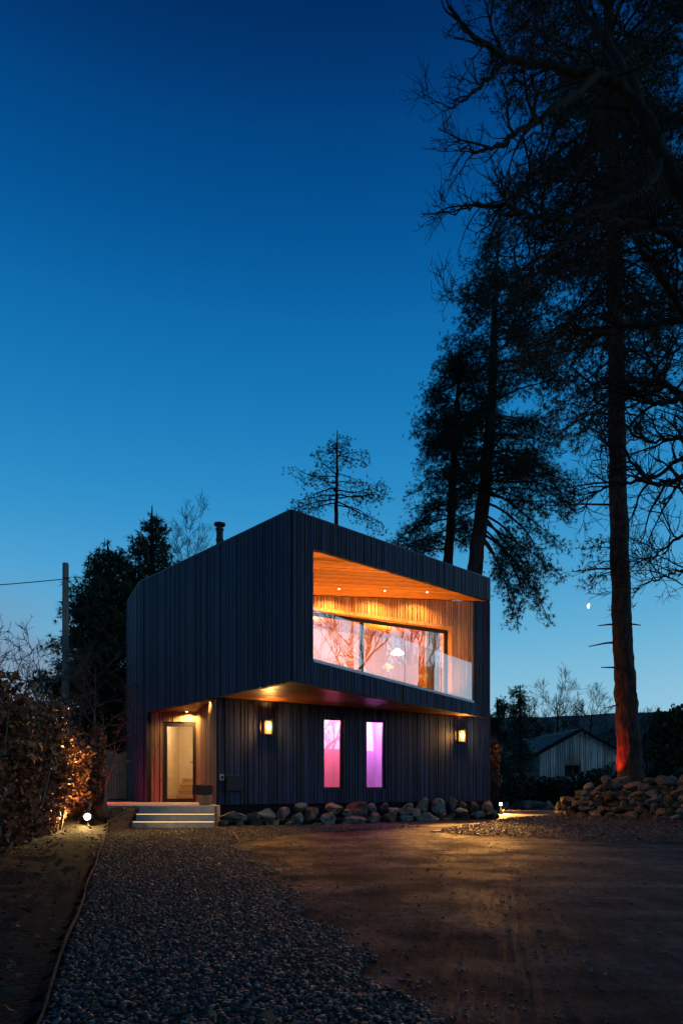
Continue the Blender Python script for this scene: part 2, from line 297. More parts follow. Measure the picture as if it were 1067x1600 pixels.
# leaf litter
def leaves(B, c, size, r, up=.0, droop=None):
    n = len(c); nrm = r.normal(0, 1, (n, 3)); nrm[:, 2] = nrm[:, 2] * (1 - up) + up * 3 * r.choice([1], n); nrm /= np.linalg.norm(nrm, axis=1)[:, None]
    t = np.cross(nrm, r.normal(0, 1, (n, 3))); t /= np.linalg.norm(t, axis=1)[:, None] + 1e-9; w = np.cross(nrm, t)
    s = (size * r.lognormal(0, .36, n))[:, None]
    v = np.stack([c - t * s, c + w * s * .62 + nrm * s * .16, c + t * s, c - w * s * .62 + nrm * s * .16], 1)
    B.add(v, t=(np.array([(0, 1, 2), (0, 2, 3)])[None] + 4 * np.arange(n)[:, None, None]).reshape(-1, 3))
B = Bulk(); r = np.random.default_rng(11)
pl = scatter(2600, -9, -.5, 2.5, 17, lambda x, y: (x < EDGE(y) - .05), 12)
leaves(B, np.c_[pl, .045 + .42 * sst(13.6, 17.15, pl[:, 1]) + .12 * np.clip(-pl[:, 0] + EDGE(pl[:, 1]) - .3, 0, 1)], .035, r, .6)
pl = P1[r.choice(len(P1), 260)]; leaves(B, np.c_[pl, gz(pl[:, 0], pl[:, 1]) + .03], .021, r, .7)
pl = P2[r.choice(len(P2), 900)]; leaves(B, np.c_[pl, moundz(pl[:, 0], pl[:, 1]) + .035], .034, r, .7)
tag(B.build('leaf_litter', 'leaf_litter', base=(0, 0, 0)), 'fallen brown beech leaves scattered over soil and gravel', 'leaves', kind='stuff')
# steel edging between soil and gravel
v = []; n = 40
for i in range(n + 1):
    y = 2.0 + (15.6 - 2.0) * i / n; x = EDGE(y) + .012 * math.sin(i * .7) * (1 if 2 < i < n - 1 else .3)
    for dx, z in ((-.004, -.05), (.004, -.05), (.004, .04), (-.004, .04)): v.append((x + dx, y, z + .006 * math.sin(i * 1.9) + (float(.46 * sst(13.6, 17.15, y)) if z > 0 else 0)))
f = [(4 * i + a, 4 * i + (a + 1) % 4, 4 * i + 4 + (a + 1) % 4, 4 * i + 4 + a) for i in range(n) for a in range(4)] + [(0, 3, 2, 1), (4 * n, 4 * n + 1, 4 * n + 2, 4 * n + 3)]
tag(pyd('garden_edging', v, f, 'corten'), 'long thin rusty edging strip between soil bed and gravel', 'edging')
# concrete path on the right and its kerb
pp = [(2.0, 15.35), (3.1, 14.9), (3.7, 16.9), (5.6, 20.9), (7.3, 22.7), (9.6, 21.4), (9.9, 22.2), (7.6, 24.6), (5.9, 24.9), (5.2, 22.5), (4.4, 19.6)]
v, f = prism(pp, -.05, .008); tag(pyd('path', v, f, 'path_concrete'), kind='structure')
v, f = prism([(5.9, 24.95), (7.65, 24.65), (10.2, 22.1), (10.35, 22.25), (7.72, 24.85), (5.93, 25.15)], -.05, .13); tag(pyd('kerb', v, f, 'path_concrete'), kind='structure')
# hills round the horizon
n = 240; v = []; f = []
for i in range(n):
    a = 2 * math.pi * i / n; h = 40 + 9 * math.sin(a * 2 + 1.2) + 4 * math.sin(a * 5) + 2 * math.sin(a * 11 + 2) + 1.2 * rnd.random()
    for rr, hh in ((330, -2), (420, h * .55), (520, h), (700, h * .9)): v.append((rr * math.sin(a), rr * math.cos(a), hh))
for i in range(n):
    j = (i + 1) % n
    for k in range(3): f.append((4 * i + k, 4 * j + k, 4 * j + k + 1, 4 * i + k + 1))
tag(pyd('hills', v, f, 'hill_cover', base=(0, 0, 0), smooth=True), kind='structure')

# ------------------------------------------------------------------ the house
Z = lambda rel: rel + CAMZ
C = np.array([-1.156, 15.71]); RR = np.array([4.9, 22.6]); L0 = np.array([-3.28, 18.1]); L1 = RR
PL = np.array([-6.25, 21.27]); PB = np.array([-7.38, 23.6]); B1 = np.array([-3.9, 29.2]); B2 = np.array([1.7, 28.2])
def par(px, a, b):
    k = (px - HX) / F; d = b - a; return (k * a[1] - a[0]) / (d[0] - k * d[1])
sF = lambda px: par(px, C, RR); uW = lambda px: par(px, L0, L1)
lin = lambda a, b: (lambda s: a + (b - a) * s)
Z_top_front = lin(Z(6.33), Z(6.84)); Z_open = lin(Z(5.575), Z(6.11)); Z_sill = lin(Z(2.97), Z(2.593)); Z_soff_f = lin(Z(2.40), Z(2.22))
Z_top_left = lin(Z(6.33), Z(6.34)); Z_soff_l = lin(Z(2.40), Z(2.245)); ZB = Z(-.5)
house = thing('house', 'modern dark timber-clad house with overhanging faceted upper storey and recessed balcony', 'house', (-1, 22, ZB))
def plane3(p, q, s):
    p, q, s = map(np.array, (p, q, s)); n = np.cross(q - p, s - p); return lambda x, y: float(p[2] - (n[0] * (x - p[0]) + n[1] * (y - p[1])) / n[2])
zsoff = plane3((*C, Z(2.40)), (*RR, Z(2.22)), (*PL, Z(2.245)))
def clad(name, a, b, zb, zt, mat='charred', back='charred_back', wr=(.075, .19), out=None, s0=0, s1=1, holes=(), seed=1, parent=None, depth=.036, backing=True, gap=.022, thick=.12, piece='board', zinset=0):
    """a boarded wall from a to b: a backing slab with openings plus one board object per board"""
    a = np.array(a, float); b = np.array(b, float); d = b - a; Ln = np.hypot(*d); ux = d / Ln; un = np.array([ux[1], -ux[0]])
    if out is not None and np.dot(un, out) < 0: un = -un
    parent = parent or house; rr = random.Random(seed)
    cuts = sorted({s0, s1, *[h[0] for h in holes], *[h[1] for h in holes]}); cuts = [c for c in cuts if s0 <= c <= s1]
    V = []; Fc = []
    def spans(sa, sb):
        hs = sorted([(h[2], h[3]) for h in holes if h[0] <= sa + 1e-6 and h[1] >= sb - 1e-6]); res = []; lo = None
        for h0, h1 in hs: res.append((lo, h0)); lo = h1
        res.append((lo, None)); return res
    def quadprism(sa, sb, lo, hi, n0, n1):
        P = lambda s, n, z: (a[0] + ux[0] * s * Ln + un[0] * n, a[1] + ux[1] * s * Ln + un[1] * n, z)
        za = [zb(sa) if lo is None else lo, zb(sb) if lo is None else lo, zt(sa) if hi is None else hi, zt(sb) if hi is None else hi]
        return [P(sa, n0, za[0]), P(sb, n0, za[1]), P(sb, n1, za[1]), P(sa, n1, za[0]), P(sa, n0, za[2]), P(sb, n0, za[3]), P(sb, n1, za[3]), P(sa, n1, za[2])]
    for sa, sb in zip(cuts[:-1], cuts[1:]):
        for lo, hi in spans(sa, sb):
            k = len(V); V += quadprism(sa, sb, lo, hi, -thick, 0); Fc += [tuple(i + k for i in q) for q in BOXF]
    w = pyd(name, V, Fc, back, parent)
    for sa, sb in zip(cuts[:-1], cuts[1:]):
        s = sa
        while s < sb - 1e-6:
            wd = rr.uniform(*wr) if rr.random() < .7 else wr[0]
            e = s + wd / Ln
            if sb - e < wr[0] * .7 / Ln: e = sb
            dd = depth * rr.uniform(.75, 1.25)
            for lo, hi in spans(sa, sb):
                g = gap / Ln / 2 * rr.uniform(.7, 1.5)
                pyd(piece, quadprism(s + g, e - g, lo, hi, .002, dd), BOXF, mat, w)
            s = e
    return w, ux, un, Ln
def clip(poly, n, c):
    out = []
    for i in range(len(poly)):
        p, q = poly[i], poly[(i + 1) % len(poly)]; dp, dq = np.dot(n, p) - c, np.dot(n, q) - c
        if dp <= 0: out.append(p)
        if dp * dq < 0: out.append(p + (q - p) * dp / (dp - dq))
    return out
def planks(name, poly, direction, width, gap, zf, thick, mat, parent, seed=1, piece='plank'):
    poly = [np.array(p, float) for p in poly]; d = np.array(direction, float); d /= np.hypot(*d); n = np.array([-d[1], d[0]]); rr = random.Random(seed)
    v, f = prism(poly, lambda x, y: zf(x, y) + thick + .002, lambda x, y: zf(x, y) + thick + .06)
    w = pyd(name, v, f, 'charred_back', parent)
    lo = min(np.dot(p, n) for p in poly); hi = max(np.dot(p, n) for p in poly); c = lo
    while c < hi:
        q = clip(clip(poly, n, c + width - gap), -n, -c)
        if len(q) >= 3:
            dz = rr.uniform(0, .012); v, f = prism(q, lambda x, y: zf(x, y) + dz, lambda x, y: zf(x, y) + thick)
            pyd(piece, v, f, mat, w)
        c += width
    return w
outF = np.array([.75, -.66]); outL = np.array([-.73, -.67]); outW = np.array([.5, -.85])
# upper storey: side face, chamfer, front frame
tJ = par(232, C, PL)
clad('boarded_wall', C, PL, lambda s: Z_soff_l(s), Z_top_left, out=outL, s0=0, s1=tJ, seed=2, wr=(.085, .175), thick=.10)
clad('boarded_wall', C, PL, lambda s: ZB, Z_top_left, out=outL, s0=tJ, s1=1, seed=3, thick=.10)
clad('boarded_wall', PL, PB, lambda s: ZB, lambda s: Z(6.34), out=np.array([-.9, -.43]), seed=4, thick=.10)
a488 = sF(488)
clad('boarded_post', C, RR, Z_soff_f, Z_top_front, out=outF, s0=0, s1=a488, seed=5, thick=.10)
clad('roof_fascia', C, RR, Z_open, Z_top_front, out=outF, s0=a488, s1=1.0, seed=6, wr=(.09, .2), thick=.12)
clad('balcony_parapet', C, RR, Z_soff_f, Z_sill, out=outF, s0=a488, s1=sF(747.5), seed=7, wr=(.09, .19), thick=.12)
# lower storey facade and the strip that runs up to the roof
u0, u1 = uW(738), 1.0
def win(pxa, pxb, pya, pyb):
    ua, ub = uW(pxa), uW(pxb); Y = L0[1] + (L1 - L0)[1] * (ua + ub) / 2; return ua, ub, Z((HY - pyb) / F * Y), Z((HY - pya) / F * Y)
W1 = win(505.5, 536, 1122, 1233); W2 = win(572, 602, 1125.5, 1232.5); W2 = (W2[0], W2[1], W1[2], W1[3])
zw = lambda u: zsoff(*(L0 + (L1 - L0) * u)) - .0
low, uxW, unW, LW = clad('boarded_wall', L0, L1, lambda s: ZB, zw, out=outW, s0=0, s1=u0, holes=(W1, W2), seed=8, wr=(.085, .2))
clad('boarded_wall', L0, L1, lambda s: ZB, lambda s: Z(6.05), out=outW, s0=u0, s1=1, seed=9)
# balcony back wall in cedar
uA, uB = uW(480) - .06, uW(703.5); zc = plane3((*(C + (RR - C) * a488), Z(5.62)), (*(C + (RR - C) * sF(750.7)), Z(6.06)), (*(L0 + (L1 - L0) * uW(489)), Z((HY - 930) / F * (L0 + (L1 - L0) * uW(489))[1])))
zwin0, zwin1 = Z(2.62), Z(5.10)
u_left = .02
clad('cedar_wall', L0, L1, lambda s: Z(2.5), lambda s: zc(*(L0 + (L1 - L0) * s)) - .02, mat='cedar', out=outW, s0=u_left, s1=u0, holes=((u_left, uB, zwin0, zwin1),), seed=10, wr=(.085, .16), piece='board')
# balcony ceiling, floor and the soffit below
eps = lambda a, b, t: a + (b - a) * t
inF = -outF / np.hypot(*outF) * .02
Cin = C + (RR - C) * .012; 
LQ = np.array(L0) + (L1 - L0) * .01
planks('balcony_ceiling', [eps(C, RR, .02) + (-.66 * 0, .05), eps(C, RR, .985) + (-.05, .02), eps(L0, L1, .985), eps(L0, L1, .03)], (L1 - L0), .14, .016, lambda x, y: zc(x, y), .02, 'cedar_ceiling', house, 3)
v, f = prism([eps(C, RR, .02) + (0, .16), eps(C, RR, .94) + (-.1, .05), eps(L0, L1, .94), eps(L0, L1, .03)], Z(2.42), Z(2.52)); pyd('balcony_floor', v, f, 'oak_wood', house)
DL = np.array([-5.93, 21.0]); DR = np.array([-4.44, 21.05])
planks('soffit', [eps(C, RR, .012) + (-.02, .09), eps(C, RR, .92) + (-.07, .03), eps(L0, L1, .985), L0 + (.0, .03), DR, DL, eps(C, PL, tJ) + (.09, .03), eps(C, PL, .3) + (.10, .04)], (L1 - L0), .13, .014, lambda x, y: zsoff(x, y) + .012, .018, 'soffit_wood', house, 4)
# roof sheet, coping, hidden outer walls
top = {0: Z(6.33), 1: Z(6.84)}
rz = plane3((*C, Z(6.33)), (*RR, Z(6.84)), (*PL, Z(6.34)))
v, f = prism([eps(C, RR, .01) + (0, .1), RR + (-.1, 0), B2, B1, PB + (.1, .05), PL + (.1, .05)], lambda x, y: min(rz(x, y), Z(6.9)) - .24, lambda x, y: min(rz(x, y), Z(6.9)) - .16); roof = pyd('roof', v, f, 'slate', house)
def coping(a, b, za, zb_, out):
    a, b = np.array(a), np.array(b); d = (b - a) / np.hypot(*(b - a)); n = np.array(out) / np.hypot(*out)
    P = lambda p, o, z: (*(p + n * o), z)
    v = [P(a, -.14, za), P(b, -.14, zb_), P(b, .036, zb_), P(a, .036, za), P(a, -.14, za + .03), P(b, -.14, zb_ + .03), P(b, .036, zb_ + .03), P(a, .036, za + .03)]
    pyd('coping', v, BOXF, 'coping', house)
coping(C, RR, Z(6.331), Z(6.841), outF); coping(C, PL, Z(6.331), Z(6.341), outL); coping(PL, PB, Z(6.341), Z(6.341), (-.9, -.43))
for a, b in ((PB, B1), (B1, B2), (B2, RR)):
    d = (b - a) / np.hypot(*(b - a)); n = np.array([-d[1], d[0]]); 
    if np.dot(n, np.array([-1.5, 22]) - a) < 0: n = -n
    pyd('outer_wall', [(*a, ZB), (*b, ZB), (*(b + n * .12), ZB), (*(a + n * .12), ZB), (*a, Z(6.3)), (*b, Z(6.3)), (*(b + n * .12), Z(6.3)), (*(a + n * .12), Z(6.3))], BOXF, 'charred', house)
# plinth under the boarding
v, f = prism([L0 + (.05, .12), L1 + (-.1, .08), B2 + (-.1, -.1), B1, PB + (.15, 0), PL + (.15, .1), DL + (.05, .05), DR], -.1, ZB - .002); pyd('plinth', v, f, 'charred_back', house)
# flue on the roof
fp = at(343.5, 850, 23.4)
def lathe(name, cx, cy, prof, mat, parent=None, n=20, smooth=True):
    v = []; f = []
    for rr, z in prof: v += [(cx + rr * math.cos(2 * math.pi * i / n), cy + rr * math.sin(2 * math.pi * i / n), z) for i in range(n)]
    for k in range(len(prof) - 1): f += [(k * n + i, k * n + (i + 1) % n, (k + 1) * n + (i + 1) % n, (k + 1) * n + i) for i in range(n)]
    f += [tuple(range(n))[::-1], tuple(range((len(prof) - 1) * n, len(prof) * n))]
    return pyd(name, v, f, mat, parent, smooth=False)
zt_ = at(0, 817, 23.4)[2]
flue = lathe('chimney_flue', fp[0], fp[1], [(.115, zt_ - 1.7), (.115, zt_ - .62), (.135, zt_ - .62), (.135, zt_ - .56), (.115, zt_ - .56), (.115, zt_ - .26), (.14, zt_ - .26), (.14, zt_ - .20), (.10, zt_ - .20), (.10, zt_ - .09), (.19, zt_ - .09), (.20, zt_ - .03), (.10, zt_)], 'black_metal', roof)

# windows of the lower storey: frame, sill, pane and the coloured room behind
def frame_set(ua, ub, z0, z1, name, fw=.055, rec=-.06, glass='window_glass', bars=(), sill=True):
    o2, sa, sb = L0, ua * LW, ub * LW
    V = []; Fc = []
    for (a, b, c, d) in [(sa, sa + fw, z0, z1), (sb - fw, sb, z0, z1), (sa + fw, sb - fw, z1 - fw, z1), (sa + fw, sb - fw, z0, z0 + fw)] + [(x * LW - fw * .6, x * LW + fw * .6, z0 + fw, z1 - fw) for x in bars]:
        k = len(V); V += obox(o2, uxW, unW, a, b, rec - .06, rec, c, d); Fc += [tuple(i + k for i in q) for q in BOXF]
    w = pyd(name, V, Fc, 'black_metal', house)
    edges = [ua * LW + fw] + sorted([x * LW for x in bars]) + [ub * LW - fw]
    for a, b in zip(edges[:-1], edges[1:]):
        pyd('pane', [(*(o2 + uxW * s + unW * (rec - .03)), z) for s, z in ((a, z0 + fw), (b, z0 + fw), (b, z1 - fw), (a, z1 - fw))], [(0, 1, 2, 3)], glass, w)
    if sill: pyd('sill', obox(o2, uxW, unW, sa - .03, sb + .03, -.06, .06, z0 - .035, z0 - .004), BOXF, 'black_metal', w)
    return w
def room(name, sa, sb, dep, z0, z1, mat, start=.16):
    v = obox(L0, uxW, unW, sa, sb, -start - dep, -start, z0, z1)
    return pyd(name, v, [(0, 1, 2, 3), (4, 7, 6, 5), (0, 4, 5, 1), (1, 5, 6, 2), (3, 7, 4, 0)], mat, house)   # open towards the facade
for W, colr, pw in ((W1, (1, .15, .34), 210), (W2, (.82, .22, 1), 190)):
    w = frame_set(W[0], W[1], W[2], W[3], 'window')
    room('room_lining', W[0] * LW - .35, W[1] * LW + .35, 1.0, W[2] - .25, W[3] + .2, 'white_plaster')
    p = L0 + uxW * ((W[0] + W[1]) / 2 * LW) - unW * .55
    lamp('room_lamp', 'POINT', (*p, W[3] + .02), pw, colr, house, .12)
# balcony window, sliding doors
frame_set(u_left, uB, zwin0, Z(5.0), 'balcony_window', fw=.11, rec=-.14, bars=(uW(569),), sill=False)
V = obox(L0, uxW, unW, u_left * LW, uB * LW, -.14, .045, Z(5.0) + .002, Z(5.10)); pyd('lintel_trim', V, BOXF, 'cedar', house)
V = obox(L0, uxW, unW, uB * LW - .002, uB * LW + .05, -.14, .045, zwin0, Z(5.10)); pyd('window_trim', V, BOXF, 'cedar', house)
# glass balustrade, panels between front post and end wall, white sill under it
dF = (RR - C); LF = np.hypot(*dF); uxF = dF / LF; unF = np.array([uxF[1], -uxF[0]])
cuts = [a488, sF(566), sF(633), sF(689.5), sF(738)]
zg = lin(Z(4.31) - .035, Z(3.87))
bal = None
V = []; s0_, s1_ = a488, sF(738.5)
P = lambda s, n, z: (*(C + dF * s + unF * n), z)
sill = pyd('balustrade_sill', [P(s0_, -.16, Z_sill(s0_) + .002), P(s1_, -.16, Z_sill(s1_) + .002), P(s1_, .055, Z_sill(s1_) + .002), P(s0_, .055, Z_sill(s0_) + .002), P(s0_, -.16, Z_sill(s0_) + .075), P(s1_, -.16, Z_sill(s1_) + .075), P(s1_, .055, Z_sill(s1_) + .075), P(s0_, .055, Z_sill(s0_) + .075)], BOXF, 'white_sill', house)
for a, b in zip(cuts[:-1], cuts[1:]):
    g = .004 / LF
    pyd('glass_panel', [P(a + g, -.02, Z_sill(a) + .075), P(b - g, -.02, Z_sill(b) + .075), P(b - g, -.02, zg(b)), P(a + g, -.02, zg(a))], [(0, 1, 2, 3)], 'balustrade_glass', sill)
    pyd('glass_edge', [P(b - g, -.025, Z_sill(b) + .075), P(b + g, -.025, Z_sill(b) + .075), P(b + g, -.015, Z_sill(b) + .075), P(b - g, -.015, Z_sill(b) + .075), P(b - g, -.025, zg(b)), P(b + g, -.025, zg(b)), P(b + g, -.015, zg(b)), P(b - g, -.015, zg(b))], BOXF, 'black_metal', sill)
# upper room
s_a, s_b = 0.35, LW * .93
lin_room = room('room_lining', s_a, s_b, 3.6, Z(2.5), Z(5.45), 'timber_lining')
q = lambda s, n: L0 + uxW * s + unW * n
lamp('room_lamp', 'POINT', (*q(3.6, -2.2), Z(5.1)), 380, (1, .47, .07), house, .25)
lamp('room_lamp', 'POINT', (*q(6.6, -2.0), Z(5.0)), 220, (1, .45, .09), house, .25)
# front door, its wall and return
dh = (HY - 1127.5) / F * 21; 
xd = lambda px: (px - HX) / F * 21.02
dd = par(255, DL, DR), par(308, DL, DR)
clad('door_wall', DL, DR, lambda s: ZB, lambda s: Z(2.3), mat='door_reveal', out=np.array([0, -1]), s0=0, s1=1, holes=((dd[0], .999, ZB, Z(dh)),), seed=12, wr=(.13, .22))
clad('porch_wall', DR, L0 + (0, .02), lambda s: ZB, lambda s: Z(2.33), mat='door_reveal', out=np.array([-1, -.3]), seed=13, wr=(.12, .2), s1=.985)
x0, x1 = xd(256), xd(308); zt = Z(dh)
V = []; Fc = []
for (a, b, c, d) in ((x0, x0 + .10, ZB, zt), (x1 - .13, x1, ZB, zt), (x0 + .1, x1 - .13, zt - .15, zt), (x0 + .1, x1 - .13, ZB, ZB + .11)):
    k = len(V); V += boxv(a, b, 21.03, 21.10, c, d); Fc += [tuple(i + k for i in q_) for q_ in BOXF]
door = pyd('front_door', V, Fc, 'black_metal', house)
pyd('pane', [(x0 + .1, 21.06, ZB + .11), (x1 - .13, 21.06, ZB + .11), (x1 - .13, 21.06, zt - .15), (x0 + .1, 21.06, zt - .15)], [(0, 1, 2, 3)], 'window_glass', door)
hz = Z((HY - 1191) / F * 21)
hv = boxv(x1 - .09, x1 - .045, 20.985, 21.028, hz - .14, hz + .05); hv2 = boxv(x1 - .20, x1 - .05, 20.955, 20.984, hz - .012, hz + .014)
pyd('door_handle', hv + hv2, BOXF + [tuple(i + 8 for i in q_) for q_ in BOXF], 'coping', door)
# hall behind the door with a stair
hall = pyd('hall_lining', boxv(x0 - .3, x1 + .25, 21.25, 24.3, ZB, Z(2.25)), [(0, 1, 2, 3), (4, 7, 6, 5), (1, 2, 6, 5), (2, 3, 7, 6), (3, 0, 4, 7)], 'plaster', house)
for k in range(4):
    box('stair_tread', x0 + .0, x0 + .72, 22.5 + .27 * k, 22.79 + .27 * k, ZB + .15 + .19 * k, ZB + .19 + .19 * k, 'oak_wood', hall); box('stair_riser', x0 + .02, x0 + .70, 22.55 + .27 * k, 22.57 + .27 * k, ZB + .19 * k + .002, ZB + .148 + .19 * k, 'oak_wood', hall)
lamp('hall_lamp', 'POINT', ((x0 + x1) / 2 + .1, 22.3, Z(2.0)), 110, (1, .72, .36), house, .1)

# ------------------------------------------------------------------ things on and in the house
def lantern(px, label, power, ground_spot):
    u = uW(px); p = L0 + (L1 - L0) * u + unW * .026; Y = p[1]; z0 = Z(1.40); h = .40; w = .095
    t = thing('wall_lantern', label, 'lantern', (*p, z0), 'lanterns on the facade'); o = p
    wb = lambda s0, s1, n0, n1, a, b: obox(o, uxW, unW, s0, s1, n0, n1, a, b)
    pyd('back_plate', wb(-w, w, .003, .018, z0, z0 + h), BOXF, 'black_metal', t)
    pyd('top_cap', wb(-w - .01, w + .01, .018, .16, z0 + h - .02, z0 + h), BOXF, 'black_metal', t); pyd('base_cap', wb(-w - .01, w + .01, .018, .16, z0, z0 + .02), BOXF, 'black_metal', t)
    for s in (-1, 1): pyd('corner_bar', wb(s * w - .008, s * w + .008, .14, .156, z0 + .02, z0 + h - .02), BOXF, 'black_metal', t)
    pyd('glass_box', [(*(o + uxW * s + unW * n), z) for s, n, z in ((-w, .148, z0 + .02), (w, .148, z0 + .02), (w, .148, z0 + h - .02), (-w, .148, z0 + h - .02), (-w, .02, z0 + .02), (-w, .02, z0 + h - .02), (w, .02, z0 + .02), (w, .02, z0 + h - .02))], [(0, 1, 2, 3), (4, 0, 3, 5), (1, 6, 7, 2)], 'lantern_glass', t)
    pyd('diffuser', wb(-w + .022, w - .022, .035, .135, z0 + .035, z0 + h - .035), BOXF, 'lantern_frost', t)
    lathe('bulb', *(o + unW * .14), [(.012, z0 + .12), (.032, z0 + .15), (.036, z0 + .2), (.03, z0 + .25), (.012, z0 + .27)], 'lamp_warm', t, 12)
    c = o + unW * .085
    lamp('lantern_light', 'POINT', (*(o + unW * .2), z0 + .22), power, (1, .47, .12), t, .04)
    lamp('added_ground_spot', 'SPOT', (*(o + unW * .3), z0 + .2), ground_spot[0], (1, .43, .09), t, .05, ground_spot[1], ground_spot[2], 1.0)  # added spot brightening the ground in front, apart from the lantern's own light
    # light escaping upwards past the cap
    lamp('lantern_up_light', 'SPOT', (*(o + unW * .24), z0 + h + .06), power * 2.0, (1, .37, .055), t, .03, 95, (*(o + unW * .5), z0 + h + 2), .8)
lantern(416, 'lit box lantern on the facade beside the letterbox', 110, (600, 80, (-3.0, 14.6, 0)))
lantern(717.5, 'lit box lantern on the facade near the garden path corner', 130, (4600, 40, (3.1, 16.8, 0)))
# letterbox and keypad
def on_wall(px, py, w, h, d):
    u = uW(px); p = L0 + (L1 - L0) * u + unW * .034; z = Z((HY - py) / F * p[1]); return p, obox(p, uxW, unW, -w / 2, w / 2, 0, d, z - h / 2, z + h / 2), z
p, V, z = on_wall(364, 1224.5, .47, .40, .13)
t = thing('letterbox', 'dark metal letterbox with raised flap fixed to the boarded facade', 'letterbox', (*p, z - .2))
bv(pyd('box_body', V, BOXF, 'black_metal', t), .012); pyd('lid', obox(p, uxW, unW, -.245, .245, -.0, .15, z + .202, z + .222), BOXF, 'coping', t)
pyd('flap', obox(p, uxW, unW, -.21, .21, .131, .142, z + .06, z + .18), BOXF, 'black_metal', t)
pyd('emblem', [(*(p + uxW * s + unW * .133), z + zz_) for s, zz_ in ((-.07, .02), (.07, .02), (.0, -.045), (-.05, .012), (.05, .012), (0, -.033))], [(0, 3, 5, 2), (2, 5, 4, 1), (0, 1, 4, 3)], 'coping', t)
pyd('keyhole', obox(p, uxW, unW, -.01, .01, .131, .14, z + .03, z + .05), BOXF, 'coping', t)
p, V, z = on_wall(345.7, 1214.5, .115, .16, .05)
t = thing('key_safe', 'small grey key safe beside the letterbox', 'key safe', (*p, z - .08)); bv(pyd('box_body', V, BOXF, 'grey_plastic', t), .01)
pyd('keypad', obox(p, uxW, unW, -.035, .035, .051, .058, z - .045, z + .045), BOXF, 'black_metal', t)
# recessed downlights
def downlight(x, y, zf, label, power, color, group, spot=120, rad=.03):
    z = zf(x, y); t = thing('downlight', label, 'downlight', (x, y, z - .012), group)
    lathe('trim_ring', x, y, [(rad + .018, z - .010), (rad + .018, z - .001)], 'coping', t, 16); lathe('lens', x, y, [(rad, z - .016), (rad, z - .011)], 'downlight_lens', t, 16)
    lamp('downlight_beam', 'SPOT', (x, y, z - .03), power, color, t, .03, spot, (x, y, z - 3), .5)
def on_plane(px, py, zf):
    k = (px - HX) / F; m = (HY - py) / F; Y = 18.
    for _ in range(60): Y = (zf(k * Y, Y) - CAMZ) / m if abs(m) > 1e-6 else Y
    return k * Y, Y
def solve(px, py, zf, lo=14., hi=24.):
    k = (px - HX) / F; m = (HY - py) / F; g = lambda Y: zf(k * Y, Y) - CAMZ - m * Y
    for _ in range(60):
        mid = (lo + hi) / 2
        if g(lo) * g(mid) <= 0: hi = mid
        else: lo = mid
    return k * lo, lo
zs2 = lambda x, y: zsoff(x, y) + .012
for px, py in ((292, 1111.5), (329, 1097)):
    x, y = solve(px, py, zs2, 17.5, 22); downlight(x, y, zs2, 'lit round downlight in the porch soffit above the landing', 330, (1, .50, .14), 'porch downlights', 160)
for px, py, in ((530, 919.5), (601, 922.5), (667, 924.8)):
    x, y = solve(px, py, lambda x, y: zc(x, y), 16, 22); downlight(x, y, lambda x, y: zc(x, y), 'lit round downlight in the cedar balcony ceiling', 230, (1, .48, .11), 'balcony downlights', 150)
t = thing('added_uplight_batten', 'slim unseen uplight batten added behind the balcony parapet to brighten the cedar ceiling', 'light', (*(C + dF * .5 - unF * .3), Z(2.53)))  # unseen batten and its spots, added to brighten the balcony ceiling
sA_, sB_ = .16, .80
pyd('housing', [P(sA_, -.34, Z(2.522)), P(sB_, -.34, Z(2.522)), P(sB_, -.26, Z(2.522)), P(sA_, -.26, Z(2.522)), P(sA_, -.34, Z(2.56)), P(sB_, -.34, Z(2.56)), P(sB_, -.26, Z(2.56)), P(sA_, -.26, Z(2.56))], BOXF, 'black_metal', t)
pyd('diffuser', [P(sA_ + .01, -.33, Z(2.562)), P(sB_ - .01, -.33, Z(2.562)), P(sB_ - .01, -.27, Z(2.562)), P(sA_ + .01, -.27, Z(2.562)), P(sA_ + .01, -.33, Z(2.575)), P(sB_ - .01, -.33, Z(2.575)), P(sB_ - .01, -.27, Z(2.575)), P(sA_ + .01, -.27, Z(2.575))], BOXF, 'led_strip', t)
for k in range(4):
    pp_ = C + dF * (.2 + .18 * k) - unF * .3; lamp('added_batten_light', 'SPOT', (*pp_, Z(2.60)), 210, (1, .43, .085), t, .06, 150, (*(pp_ - unF * .25), Z(5)), .6)
# furniture in the upper room
zf0 = Z(2.502)
def chair(s, n, rot, label):
    c = q(s, n); t = thing('dining_chair', label, 'chair', (*c, zf0), 'chairs in the upper room')
    def pb(name, x0, x1, y0, y1, z0, z1, mat, bevel=0):
        ca, sa = math.cos(rot), math.sin(rot)
        v = [(c[0] + x * ca - y * sa, c[1] + x * sa + y * ca, zf0 + z) for x, y, z in boxv(x0, x1, y0, y1, z0, z1)]
        o = pyd(name, v, BOXF, mat, t); 
        if bevel: bv(o, bevel, 3)
    pb('seat', -.3, .3, -.28, .28, .40, .54, 'chair_fabric', .04); pb('backrest', -.3, .3, .20, .32, .545, 1.1, 'chair_fabric', .05)
    for i in (-1, 1):
        pb('armrest', i * .31 - .03, i * .31 + .03, -.26, .28, .66, .70, 'oak_wood', .01)
        for j in (-1, 1): pb('leg', i * .26 - .02, i * .26 + .02, j * .24 - .02, j * .24 + .02, .001, .398, 'oak_wood')
chair(3.0, -1.0, .6, 'pale upholstered armchair behind the balcony window'); chair(2.1, -1.9, 2.2, 'pale upholstered chair deeper inside the upper room')
t = thing('dining_table', 'wooden table below the pendant lamp in the upper room', 'table', (*q(4.7, -1.7), zf0)); c = q(4.7, -1.7)
pyd('table_top', obox(c, uxW, unW, -.8, .8, -.45, .45, zf0 + .72, zf0 + .76), BOXF, 'oak_wood', t)
